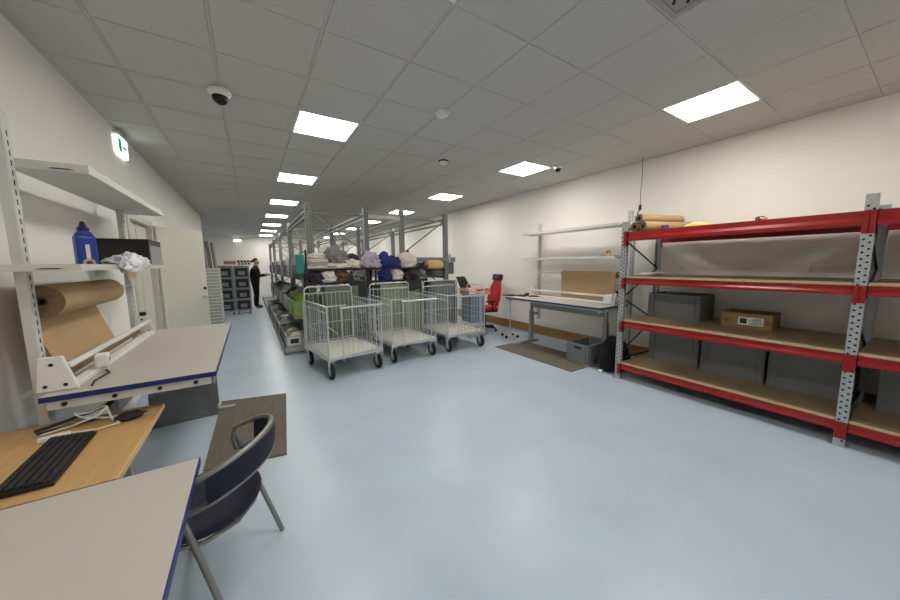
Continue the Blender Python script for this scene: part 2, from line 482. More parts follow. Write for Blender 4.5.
def folded(name, label, loc, sx, sy, h, m, rz=0, group=None, seed=1):
    # a folded cloth: a rounded slab whose layers swell out at the front
    rnd = random.Random(seed); b = mk(); n = max(2, int(h / .02)); pr = []
    for i in range(n + 1):
        z = h * i / n
        for q in (0, .5):
            zz = z + q * h / n
            if zz > h: break
            pr.append((zz, (.0 if q == 0 else .012) + rnd.uniform(-.004, .004)))
    rings = []
    for zz, e in pr:
        a, c = sx / 2 + e, sy / 2 + e
        rings.append([(-a, -c + .02, zz), (-a + .02, -c, zz), (a - .02, -c, zz), (a, -c + .02, zz), (a, c - .02, zz), (a - .02, c, zz), (-a + .02, c, zz), (-a, c - .02, zz)])
    vs = [p for r in rings for p in r]; fs = []
    for i in range(len(rings) - 1):
        for j in range(8): fs.append((i * 8 + j, i * 8 + (j + 1) % 8, (i + 1) * 8 + (j + 1) % 8, (i + 1) * 8 + j))
    fs.append(tuple(reversed(range(8)))); fs.append(tuple((len(rings) - 1) * 8 + j for j in range(8)))
    b.add(vs, fs)
    o = b.build(name, m, None, True)
    o.location = loc; o.rotation_euler = (0, 0, rz)
    return tag(o, label, 'folded cloth', group)

# ------------------------------------------------------------------ red shelving rack on the right
RXF, RXB = 3.985, 4.90
FY = [2.205, .35, -1.505]
LEV = [(.125, .205, .228), (.685, .768, .791), (1.24, 1.318, 1.341), (1.775, 1.89, None)]
rk = thing('shelving_rack', 'red and galvanised steel shelving rack with chipboard decks along right wall', 'shelving rack', (RXF, .35, 0))
L = lambda x, y, z: (x - RXF, y - .35, z)
for fy in FY:
    for x in (RXF, RXB):
        p = mk(); a = .0 if x == RXF else -.05
        x0, x1 = x + a - RXF, x + a + .05 - RXF
        yy = fy - .35
        # open C profile post
        p.box(x0, x1, yy - .032, yy - .029, 0, 2.01).box(x0, x1, yy + .029, yy + .032, 0, 2.01)
        xf = x0 if x == RXF else x1 - .003
        p.box(xf, xf + .003, yy - .029, yy + .029, 0, 2.01)
        p.box(x0 - .02, x1 + .02, yy - .055, yy + .055, 0, .005)
        po = p.build('upright_post', 'galv', rk)
        hl = mk()
        for k in range(38):
            z = .06 + k * .05
            for s_ in (-1, 1):
                m_ = TR(xf + (-.0006 if x == RXF else .0036), yy + s_ * .015, z + (.0125 if s_ > 0 else -.0125)) @ RY(PI / 2)
                hl.lathe([(.0085, -.0006), (.0085, .0006)], 8, m_)
            if fy == FY[1] or fy == FY[0]:
                hl.lathe([(.007, -.0006), (.007, .0006)], 8, TR((x0 + x1) / 2, yy - .0324, z) @ RX(PI / 2))
        hl.build('perforations', 'hole', po)['kind'] = 'stuff'
    yy = fy - .35
    zz = [.33, .70, 1.06, 1.43, 1.79]
    for k in range(4):
        a_, b_ = ((.03, RXB - RXF - .03) if k % 2 == 0 else (RXB - RXF - .03, .03))
        mk().tube([(a_, yy, zz[k]), (b_, yy, zz[k + 1])], .010, 6).build('diagonal_brace', 'dark', rk)
    for z in (.25, 1.93):
        mk().tube([(.03, yy, z), (RXB - RXF - .03, yy, z)], .011, 6).build('cross_brace', 'dark', rk)
for bay in range(2):
    y1, y0 = FY[bay] - .35 - .034, FY[bay + 1] - .35 + .034
    for z0, z1, zd in LEV:
        for side in (0, 1):
            xo = .004 if side == 0 else RXB - RXF - .004
            s_ = 1 if side == 0 else -1
            hb = z1 - z0
            prof = [(s_ * .004, z0), (s_ * .04, z0), (s_ * .04, z1), (s_ * .016, z1), (s_ * .016, z0 + hb * .55), (0, z0 + hb * .30), (0, z0 + .006)]
            b = mk(); k = len(prof)
            b.add([(xo + px, yy, pz) for yy in (y0, y1) for px, pz in prof], [list(range(k)), list(range(k, 2 * k))] + [[i, (i + 1) % k, k + (i + 1) % k, k + i] for i in range(k)])
            bo = b.build('beam', 'red', rk, bevel=.002)
            for ye in (y0 - .002, y1 + .002):
                xx = xo - s_ * .009
                sg = -1 if ye < (y0 + y1) / 2 else 1
                mk().box(min(xx, xx + s_ * .055), max(xx, xx + s_ * .055), min(ye, ye + sg * .004), max(ye, ye + sg * .004), z0 - .06, z1).box(min(xx - s_ * .003, xx), max(xx - s_ * .003, xx), min(ye, ye + sg * .034), max(ye, ye + sg * .034), z0 - .06, z1).build('beam_connector', 'red', bo)
        if zd:
            d = mk().box(.012, RXB - RXF - .012, y0 + .002, y1 - .002, z1, zd).build('deck', 'chip', rk)
            mk().box(.009, .012, y0 + .002, y1 - .002, z1, zd).build('deck_edge', 'chipedge', d)
        else:
            mk().box(.026, RXB - RXF - .026, y0 + .01, y1 - .01, z1 - .02, z1 - .001).build('deck', 'chip', rk)
# things on the red rack
crate('crate', 'dark grey plastic crate on middle deck of red rack beside cardboard box', (4.64, 1.80, .792), .42, .56, .32, 0, 'crated', handles=False)
for k, nm in enumerate(('leftmost', 'middle', 'rightmost')):
    crate('crate', 'grey crate on lowest deck of red rack, %s of the three in that row' % nm, (4.66, 1.78 - k * .575, .229), .42, .535, .37, 0, 'crated', 'crates on the lowest red rack deck', handles=False)
for k in range(2):
    crate('crate', 'grey crate on lowest deck of right hand rack bay, %s one past the post' % ORD[k], (4.66, -.05 - k * .575, .229), .42, .535, .37, 0, 'crated', 'crates on the lowest red rack deck', handles=False)
b = thing('cardboard_box', 'brown flat cardboard box with white shipping label on middle deck of red rack', 'box', (4.64, 1.12, .792), math.radians(2))
mk().box(-.18, .18, -.205, .205, 0, .16).build('box_body', 'card', b, bevel=.003)
for s_ in (-1, 1):
    mk().box(-.18, .18, min(s_ * .002, s_ * .205), max(s_ * .002, s_ * .205), .1602, .164).build('top_flap', 'card', b)
lb = mk().box(-.182, -.1802, -.14, .06, .04, .125).build('shipping_label', 'label', b)
pr_ = mk()
for k in range(6): pr_.box(-.1832, -.1822, -.13 + .0, -.03 - (k % 3) * .015, .05 + k * .012, .055 + k * .012)
pr_.box(-.1832, -.1822, -.01, .045, .055, .11)
pr_.build('print_lines', 'ink', lb)
for s_ in (0, 1):
    mk().box(-.182, -.1802, -.197 + s_ * .33, -.155 + s_ * .33, .06, .10).build('box_mark', 'kraftend', b)
# rolls on top of the rack
def roll(name, label, p0, p1, ro, ri=.026, cat='paper roll', group=None, m='kraft'):
    t = thing(name, label, cat, (0, 0, 0), 0, group)
    m_, ln = along((0, 0, 0), Vector(p1) - Vector(p0))
    t.location = p0
    mk().ring(ro, ri + .006, .0, ln, 28, m_).build('wound_paper', m, t, True)
    mk().ring(ri + .006, ri, -.004, ln + .004, 20, m_).build('core_tube', 'core', t, True)
    mk().ring(ro - .001, ri + .007, -.0015, .001, 28, m_).build('roll_face', 'kraftend', t)
    return t
zt = 1.891
roll('paper_roll', 'brown paper roll lying lower left on top of red rack', (4.04, 2.115, zt + .055), (4.66, 1.99, zt + .055), .054, .02, group='rolls on the red rack')
roll('paper_roll', 'brown paper roll lying lower right on top of red rack', (4.02, 2.005, zt + .055), (4.66, 1.765, zt + .055), .054, .02, group='rolls on the red rack')
roll('paper_roll', 'brown paper roll resting on top of the two others on red rack', (4.03, 2.06, zt + .150), (4.66, 1.87, zt + .150), .052, .02, group='rolls on the red rack')
soft('yellow_packing_cloth', 'crumpled pale yellow packing sheet on top of red rack beside rolls', 'cloth', (4.42, 1.60, zt), (.12, .13, .045), 3, 'yellow', .3)
t = thing('tape_roll', 'small violet tape roll on top of red rack by the paper rolls', 'tape', (4.10, 1.80, zt))
mk().ring(.04, .028, 0, .045, 20).build('tape_band', 'violet', t, True)
mk().ring(.028, .025, .0, .045, 20).build('tape_core', 'core', t, True)
t = thing('tape_dispenser', 'small black and tan hand tool on the top right of red rack', 'tool', (4.12, .98, zt), .5)
mk().tube([(-.09, 0, .012), (-.02, 0, .02), (.03, .02, .03)], .012, 8).build('handle', 'ct', t, True)
mk().box(.0, .09, -.015, .03, 0, .045).build('tool_head', 'black', t, bevel=.006)
# loose clear film and wire on the upper deck
t = thing('wire_coil', 'loose coil of thin wire on upper deck of red rack', 'wire', (4.62, 1.95, 1.342))
for k in range(4):
    pts = [(.16 * math.cos(a * PI / 12) + .01 * k, (.2 - .02 * k) * math.sin(a * PI / 12), .006 + k * .012 + .05 * max(0, math.sin(a * PI / 12 + k))) for a in range(24)]
    mk().tube(pts, .003, 6, True).build('wire_loop', 'steel', t)
soft('clear_film', 'flat white plastic film lying on upper deck of red rack', 'film', (4.30, 2.02, 1.342), (.14, .12, .03), 8, 'bag')
# black bag behind rack post
bgm = thing('black_bag', 'slumped black bag on floor between right bench and red rack', 'bag', (4.30, 2.44, 0))
soft('bag_body', '', '', (0, 0, 0), (.27, .175, .28), 11, 'blackcloth', parent=bgm, amp=.18, fold=.05)
mk().tube([(-.1, -.05, .36), (-.13, -.06, .44), (-.03, -.04, .47), (.06, 0, .42)], .012, 8).build('strap', 'black', bgm, True)
soft('paper_scrap', 'small white paper scrap on floor by the black bag', 'paper', (4.04, 2.46, 0), (.05, .03, .02), 5, 'label', sub=2, amp=.4)

# ------------------------------------------------------------------ packing benches
def bench(name, label, loc, rz):
    # local: x = depth (0 front edge .. .68 back), y = length centred, front faces -x
    t = thing(name, label, 'workbench', loc, rz)
    Lh, Dp, Zt = .95, .70, .89
    tp = mk().box(.004, Dp, -Lh + .004, Lh - .004, Zt - .028, Zt).build('table_top', 'laminate', t, bevel=.002)
    mk().box(0, .004, -Lh, Lh, Zt - .028, Zt - .001).box(0, Dp, -Lh, -Lh + .004, Zt - .028, Zt - .001).box(0, Dp, Lh - .004, Lh, Zt - .028, Zt - .001).build('edge_band', 'blue', tp)
    fr = mk()
    for s_ in (-1, 1):
        fr.box(.03, Dp - .02, s_ * (Lh - .03) - .02, s_ * (Lh - .03) + .02, Zt - .075, Zt - .029)
    fr.box(.16, .20, -Lh + .05, Lh - .05, Zt - .075, Zt - .029).box(.52, .56, -Lh + .05, Lh - .05, Zt - .075, Zt - .029)
    f_ = fr.build('under_frame', 'apronl', t, bevel=.003)
    for s_ in (-1, 1):
        for x in (.10, .26, .44, .62):
            mk().lathe([(.011, 0), (.011, .006)], 10, TR(x, s_ * (Lh - .0095), Zt - .05) @ RX(-s_ * PI / 2)).build('bolt', 'black', f_)
    for s_ in (-1, 1):
        y = s_ * (Lh - .2)
        lg = mk().box(.46, .54, y - .03, y + .03, .045, .62).box(.475, .525, y - .02, y + .02, .62, Zt - .076).build('leg_column', 'apron', t, bevel=.004)
        mk().prism([(0.02, .0), (.68, .0), (.68, .025), (.56, .05), (.44, .05), (.02, .025)], -.035, .035, TR(0, y, 0) @ RX(PI / 2)).build('foot', 'apron', t, bevel=.004)
        mk().box(.20, .62, y - .03, y + .03, Zt - .076, Zt - .0755 + .0).build('leg_bracket', 'apron', t)
    mk().box(.48, .52, -Lh + .235, Lh - .235, .68, .78).build('cross_beam', 'apron', t, bevel=.004)
    # shelf superstructure
    for s_ in (-1, 1):
        y = (Lh - .155) if s_ > 0 else -(Lh - .155 if rz else Lh - .045)
        p_ = mk().box(.72, .76, y - .03, y + .03, .42, 2.26).build('upright', 'apronl', t, bevel=.003)
        mk().box(.56, .72, y - .015, y + .015, .52, .56).build('upright_bracket', 'apron', p_)
        sl = mk()
        for k in range(26): sl.box(.7192, .72, y - .004, y + .004, 1.0 + k * .046, 1.025 + k * .046)
        sl.build('slots', 'hole', p_)['kind'] = 'stuff'
    return t
def bench_shelf(t, z, y0, y1, x0=.40, x1=.715, lip=.035, m='shelf', near=-1):
    s_ = mk().box(x0, x1, y0, y1, z - .004, z).build('shelf_plate', m, t)
    mk().box(x0, x0 + .018, y0, y1, z, z + lip).build('front_lip', m, s_)
    for ye in (y0, y1 - .004):
        el = mk().box(x0 + .0182, x1, ye, ye + .004, z, z + lip).build('end_lip', m, s_)
    ye = y0 - .001 if near < 0 else y1 + .001
    mk().prism([(x0 + .05, z + .005), (x0 + .075, z + .011), (x0 + .13, z + .011), (x0 + .155, z + .005)], -.0008, .0008, TR(0, ye, 0) @ RX(PI / 2)).build('slot', 'hole', s_)
    return s_
def cutter(t, x, y0, y1, zb, h=.17, knob=1):
    for y, nm in ((y0, 0), (y1, 1)):
        pl = mk().prism([(x - .075, zb), (x + .075, zb), (x + .055, zb + h), (x - .03, zb + h)], -.012, .012, TR(0, y, 0) @ RX(PI / 2)).build('end_plate', 'white', t, bevel=.006)
        for dx, dz in ((-.03, .03), (.04, .03), (.01, h - .04)):
            mk().lathe([(.009, -.014), (.009, .014)], 10, TR(x + dx, y, zb + dz) @ RX(PI / 2)).build('bolt', 'dark', pl)
        kn = mk().lathe([(.02, 0), (.024, .01), (.024, .03), (.015, .036)], 14, TR(x, y, zb + h - .005))
        if nm == knob: kn.build('knob', 'black', pl, True)
    mk().box(x - .055, x - .03, y0 + .012, y1 - .012, zb + h * .62, zb + h * .62 + .025).build('pressure_bar', 'white', t, bevel=.004)
    mk().box(x - .07, x - .02, y0 + .012, y1 - .012, zb + .002, zb + .03).build('base_rail', 'white', t, bevel=.004)
    mk().box(x + .03, x + .05, y0 + .012, y1 - .012, zb + .02, zb + .045).build('rear_rail', 'kraft', t, bevel=.003)

# right bench (its front edge faces into the room)
rb = bench('packing_bench', 'grey packing bench with blue edge and two shelves by right wall', (4.02, 3.46, 0), 0)
bench_shelf(rb, 2.04, -.90, .95, .42, .715)
bench_shelf(rb, 1.575, -.88, .95, .42, .715)
mk().tube([(.70, -.79, 1.335), (.70, .79, 1.335)], .012, 8).build('roll_rod', 'steel', rb, True)
ct_ = thing('paper_cutter', 'white paper cutter rails with knobs on right bench', 'paper cutter', (4.02, 3.46, 0))
cutter(ct_, .55, -.86, .80, .891, knob=0)
mk().box(.47, .63, -.84, -.70, .90, 1.03).build('cutter_head', 'white', ct_, bevel=.012)
t = roll('paper_roll', 'brown paper roll hanging under the right bench shelves', (4.72, 2.68, 1.322), (4.72, 3.68, 1.322), .055, .014)
mk().box(-.056, -.0545, .02, .98, -.42, .0).build('hanging_sheet', 'kraft', t)
t = thing('tape_dispenser', 'small tan tape dispenser on middle shelf of right bench', 'tape dispenser', (4.52, 2.72, 1.576))
mk().box(-.05, .05, -.08, .06, 0, .03).box(-.03, .03, -.04, .05, .03, .07).build('body', 'ct', t, bevel=.006)
mk().ring(.032, .02, -.02, .02, 18, TR(0, .0, .085) @ RY(PI / 2)).build('tape', 'card', t, True)
mk().box(-.05, .05, .06, .13, 0, .05).build('tape_pack', 'apron', t, bevel=.004)
for k, (x, y, sx, sy, h) in enumerate([(4.34, 4.30, .05, .09, .03), (4.52, 4.33, .06, .05, .05), (4.46, 4.10, .05, .10, .025)]):
    t = thing('hand_scanner', 'small black device on left end of right bench, %s' % ('lying nearest the front edge', 'standing upright at the back', 'lying furthest from the red chair')[k], 'scanner', (x, y, .89), .4 * k)
    mk().box(-sx, sx, -sy, sy, 0, h * .6).build('body', 'black', t, bevel=.006)
    mk().box(-sx * .5, sx * .5, -sy * .6, sy * .6, h * .6, h).build('grip', 'dark', t, bevel=.005)
crate('crate', 'open grey crate on floor mat under right bench', (4.33, 2.86, .012), .55, .37, .30, 0, 'crate', ribs=True)
t = thing('floor_mat', 'brown grey ribbed floor mat in front of right bench', 'mat', (4.0, 3.48, 0))
mk().box(-.32, .42, -.80, .82, 0, .011).build('mat_sheet', 'mat_', t, bevel=.003)
# left bench: mirror (rotated half a turn)
lb_ = bench('packing_bench', 'beige packing bench with blue edge and shelf frame along left wall', (-.215, 3.26, 0), PI)
bench_shelf(lb_, 2.04, -1.13, .66, .50, .80, lip=.04, near=1)
bench_shelf(lb_, 1.508, -.93, .93, .50, .80, lip=.03, near=1)
mk().tube([(.74, -.79, 1.355), (.74, .79, 1.355)], .012, 8).build('roll_rod', 'steel', lb_, True)
ct_ = thing('paper_cutter', 'white paper cutter with sloping rails on left bench', 'paper cutter', (-.215, 3.26, 0), PI)
cutter(ct_, .66, -.74, .86, .891, .18, knob=0)
t = roll('paper_roll', 'large brown paper roll hanging on the left bench frame', (-.93, 2.52, 1.345), (-.93, 3.45, 1.345), .085, .016)
mk().prism([(-.085, -.02), (-.0835, -.02), (.0315, -.41), (.03, -.41)], .02, .86, Matrix(((1, 0, 0, 0), (0, 0, 1, 0), (0, 1, 0, 0), (0, 0, 0, 1)))).build('hanging_sheet', 'kraft', t)
# things on left bench shelf
bt = thing('plastic_bottle', 'blue plastic canister with pale emblem standing on left bench shelf', 'bottle', (-.84, 2.84, 1.509), math.radians(-58))
mk().box(-.032, .032, -.045, .045, 0, .205).build('bottle_body', 'bluepl', bt, bevel=.014, seg=3)
mk().prism([(-.04, .202), (.04, .202), (.024, .232), (-.024, .232)], -.028, .028, RZ(PI / 2) @ RX(PI / 2)).build('shoulder', 'bluepl', bt, bevel=.008)
mk().lathe([(.026, .23), (.026, .252), (.018, .257), (.010, .285), (.005, .29)], 14).build('cap', 'blueplc', bt, True)
mk().box(.0322, .0334, -.009, .009, .055, .15).build('emblem_bar', 'label', bt)
mk().ring(.028, .014, 0, .0012, 20, TR(.0323, 0, .038) @ RY(PI / 2)).build('emblem_ring', 'ct', bt)
bb = thing('black_case', 'black open fronted case with grey side on left bench shelf', 'case', (-.90, 3.98, 1.509))
mk().box(-.17, .168, -.22, .22, 0, .235).build('case_body', 'black', bb, bevel=.004)
mk().box(-.175, .172, -.226, .226, .2352, .25).build('case_lid', 'black', bb, bevel=.003)
mk().box(.1682, .172, -.20, .22, .0, .20).build('side_plate', 'apron', bb)
mk().lathe([(.008, 0), (.008, .006)], 10, TR(.172, .1, .02) @ RY(PI / 2)).build('side_screw', 'white', bb)
pb = thing('plastic_bag', 'crumpled clear white plastic bag lying on left bench shelf', 'plastic bag', (-.755, 3.27, 1.512), .05)
soft('bag_film', '', '', (0, 0, 0), (.095, .42, .062), 21, 'bag', parent=pb, amp=.22, freq=1.5, ridge=.22, sub=4)
soft('bag_fold', '', '', (.05, -.20, -.03), (.05, .20, .085), 25, 'bag', parent=pb, amp=.22, freq=1.8, ridge=.25, sub=4)
t = thing('work_glove', 'beige work glove hanging over front lip of left bench shelf', 'glove', (-.700, 3.03, 1.50))
for k, ln in enumerate((.07, .085, .08, .06)):
    mk().tube([(0, -.045 + k * .03, 0), (.004, -.047 + k * .031, -.04), (.0, -.048 + k * .032, -ln)], [.013, .013, .009], 8).build('finger', 'glove', t, True)
mk().tube([(0, .06, .03), (.004, .085, .0), (0, .09, -.03)], [.014, .013, .009], 8).build('thumb', 'glove', t, True)
soft('palm', '', '', (0, 0, -.015), (.015, .06, .05), 31, 'glove', parent=t, amp=.08)
# socket box with cable
t = thing('power_box', 'white power socket box with black cable on left bench', 'socket box', (-.80, 2.72, .891), .2)
mk().box(-.03, .03, -.045, .045, .03, .105).build('box_body', 'white', t, bevel=.008)
mk().box(-.02, .02, -.03, .03, 0, .03).build('stand', 'apronl', t)
for s_ in (-.022, .022): mk().lathe([(.014, 0), (.014, .002)], 12, TR(.03, s_, .068) @ RY(PI / 2)).build('socket', 'apron', t)
mk().tube([(.0, .05, .09), (.0, .075, .07), (.0, .06, .03), (.0, .02, .01), (.03, -.1, .006), (-.02, -.25, .006), (-.02, -.34, .006)], .005, 6).build('cable', 'black', t, True)
# crate under the left bench and mat
crate('crate', 'dark grey plastic crate on floor under left bench', (-.64, 4.07, 0), .50, .38, .34, .05, 'crated', handles=True)
t = thing('floor_mat', 'brown grey ribbed floor mat beside left bench and armchair', 'mat', (0, 0, 0))
mt = mk().prism([(-.40, 2.83), (.148, 2.72), (.262, 4.085), (-.369, 4.24)], 0, .011)
mt.build('mat_sheet', 'mat_', t, bevel=.003)

# ------------------------------------------------------------------ beech keyboard desk
t = thing('keyboard_desk', 'beech topped desk holding the keyboard between two benches', 'desk', (-.912, 1.95, 0))
dt = mk().box(-.20, .424, -.318, .475, .69, .716).build('desk_top', 'beech', t, bevel=.002)
mk().box(.424, .428, -.318, .475, .69, .715).build('edge_strip', 'beechedge', dt)
for x in (-.15, .10):
    for y in (-.26, .10):
        mk().tube([(x, y, 0), (x, y, .69)], .016, 10).build('leg', 'apronl', t, True)
for y in (.10, -.26): mk().box(-.132, .082, y - .01, y + .01, .64, .69).build('frame_rail', 'apronl', t)
kb = thing('keyboard', 'black computer keyboard on beech desk', 'keyboard', (-.752, 1.925, .717), math.radians(90 + 2))
mk().prism([(-.075, 0), (.075, 0), (.075, .024), (-.075, .012)], -.225, .225, RZ(PI / 2) @ RX(PI / 2) ).build('keyboard_body', 'black', kb, bevel=.003)
ks = mk()
for r in range(6):
    yy = -.066 + r * .0225
    n = 15
    x = -.215
    for c in range(20):
        wk = .0185
        if r == 0 and 5 <= c <= 9:
            if c == 5: ks.box(x, x + .0215 * 5 - .003, yy, yy + .019, .014 + r * .002, .021 + r * .002)
        else:
            ks.box(x, x + wk, yy, yy + .019, .014 + r * .002, .021 + r * .002)
        x += .0215
ks.build('keys', mat('key caps', (34, 34, 36), 0.45), kb)['kind'] = 'stuff'
ms = thing('computer_mouse', 'black computer mouse at far corner of beech desk', 'mouse', (-.596, 2.258, .7165), math.radians(-75))
soft('mouse_shell', '', '', (0, 0, 0), (.034, .058, .026), 2, 'black', parent=ms, amp=.0)
mk().lathe([(.007, -.004), (.007, .004)], 10, TR(0, .03, .036) @ RY(PI / 2)).build('scroll_wheel', 'rubber', ms)
t = thing('cable_bundle', 'tangled white and black cables on beech desk behind keyboard', 'cables', (-.74, 2.27, .717))
def coil(cx, cy, r, z, n=20, turns=1.0, ph=0): return [(cx + r * math.cos(ph + a * 2 * PI * turns / n), cy + r * .9 * math.sin(ph + a * 2 * PI * turns / n), z + .012 * math.sin(a * .7)) for a in range(n + 1)]
mk().tube(coil(0, .03, .055, .06) + [(.08, -.01, .02), (.12, -.06, .01), (.05, -.09, .008), (-.05, -.06, .006)], .0045, 6).build('white_cable', 'cablew', t, True)
mk().tube([(-.16, -.02, .008), (-.08, .02, .01), (0, .03, .03), (.06, .02, .02), (.12, .05, .008)], .0045, 6).build('white_cable', 'cablew', t, True)
mk().tube([(-.2, .04, .01), (-.1, .06, .03), (0, .10, .05), (.05, .14, .07), (.02, .16, .03)], .008, 6).build('black_cable', 'black', t, True)
mk().tube([(-.18, 0, .01), (-.06, .03, .012), (.03, .06, .012), (.13, .02, .008), (.2, .05, .006)], .006, 6).build('black_cable', 'black', t, True)
mk().box(-.16, -.06, -.075, -.045, .0, .018, RZ(.2)).build('plug', 'cablew', t, bevel=.004)

# ------------------------------------------------------------------ near desk
t = thing('work_table', 'large beige work table with blue edge in the near left corner', 'table', (-.668, .717, 0))
tt = mk().box(-.44, .432, -.90, .90, .692, .72).build('table_top', 'laminate', t, bevel=.002)
mk().box(.432, .436, -.90, .904, .692, .719).box(-.44, .432, .90, .904, .692, .719).build('edge_band', 'blue', tt)
mk().box(-.38, .28, -.84, -.80, .63, .692).box(-.38, .28, .68, .72, .63, .692).box(-.38, -.34, -.80, .68, .63, .692).build('under_frame', 'apronl', t)
for x in (-.36, .22):
    for y in (-.82, .70):
        mk().box(x - .025, x + .025, y - .025, y + .025, 0, .63).build('leg', 'apronl', t, bevel=.004)

# ------------------------------------------------------------------ armchair with tube frame (faces local -x)
ch = thing('tube_armchair', 'navy upholstered armchair with curved grey tube frame beside near table', 'chair', (-.20, 1.725, 0), math.radians(-21))
st = mk()
poly = [(-.03 + .195 * math.cos(a * PI / 14) * (1.02 if math.cos(a * PI / 14) > 0 else 1.0), .235 * math.sin(a * PI / 14)) for a in range(28)]
poly = [(x, y) if x > -.05 else (max(-.22, x * 1.05), y * (1 + .15 * min(1, -x / .2))) for x, y in poly]
st.prism(poly, .425, .462)
st.build('seat', 'navy', ch, bevel=.014, seg=3)
def arc(rx, ry, z0, z1, a0=-100, a1=100, n=28, cx=.02):
    o = []
    for i in range(n + 1):
        a = math.radians(a0 + (a1 - a0) * i / n)
        k = (math.cos(a) + .45) / 1.45
        o.append((cx + rx * math.cos(a), ry * math.sin(a), z0 + (z1 - z0) * max(0, k)))
    return o
top = arc(.215, .25, .645, .765)
bot = arc(.205, .245, .53, .635)
loop = top + [(bot[-1][0] - .012, bot[-1][1], (bot[-1][2] + top[-1][2]) / 2)] + bot[::-1] + [(bot[0][0] - .012, bot[0][1], (bot[0][2] + top[0][2]) / 2)]
mk().tube(loop, .0125, 10, True).build('back_rail', 'tube', ch, True)
n = len(top); q0, q1 = 4, n - 5
bk = mk(); vs = []; fs = []
for i in range(q0, q1 + 1):
    tpv, btv = Vector(top[i]), Vector(bot[i])
    d = Vector((tpv.x - .02, tpv.y, 0)).normalized() * .012
    for q in range(5):
        p = btv.lerp(tpv, .04 + .92 * q / 4)
        vs += [p + d * (1 + .4 * math.sin(PI * q / 4)), p - d]
m = q1 - q0 + 1
def vi(i, q, s_): return i * 10 + q * 2 + s_
for i in range(m - 1):
    for q in range(4):
        for s_ in (0, 1): fs.append((vi(i, q, s_), vi(i + 1, q, s_), vi(i + 1, q + 1, s_), vi(i, q + 1, s_)))
    fs.append((vi(i, 0, 0), vi(i + 1, 0, 0), vi(i + 1, 0, 1), vi(i, 0, 1)))
    fs.append((vi(i, 4, 0), vi(i + 1, 4, 0), vi(i + 1, 4, 1), vi(i, 4, 1)))
for i in (0, m - 1):
    for q in range(4): fs.append((vi(i, q, 0), vi(i, q + 1, 0), vi(i, q + 1, 1), vi(i, q, 1)))
bk.add(vs, fs)
bk.build('backrest', 'navy', ch, True)
for s_ in (-1, 1):
    a_ = Vector(top[0] if s_ < 0 else top[-1])
    mk().tube([(a_.x, a_.y, a_.z), (a_.x - .004, a_.y * 1.01, a_.z - .03), (.165, s_ * .278, 0.0)], .0125, 10).build('rear_leg', 'tube', ch, True)
    mk().tube([(-.06, s_ * .225, .43), (-.16, s_ * .235, .25), (-.28, s_ * .245, 0.0)], .0125, 10).build('front_leg', 'tube', ch, True)
mk().tube([(-.06, -.235, .415), (.05, -.215, .412), (.13, -.12, .41), (.15, 0, .41), (.13, .12, .41), (.05, .215, .412), (-.06, .235, .415)], .010, 8).build('seat_frame', 'tube', ch, True)

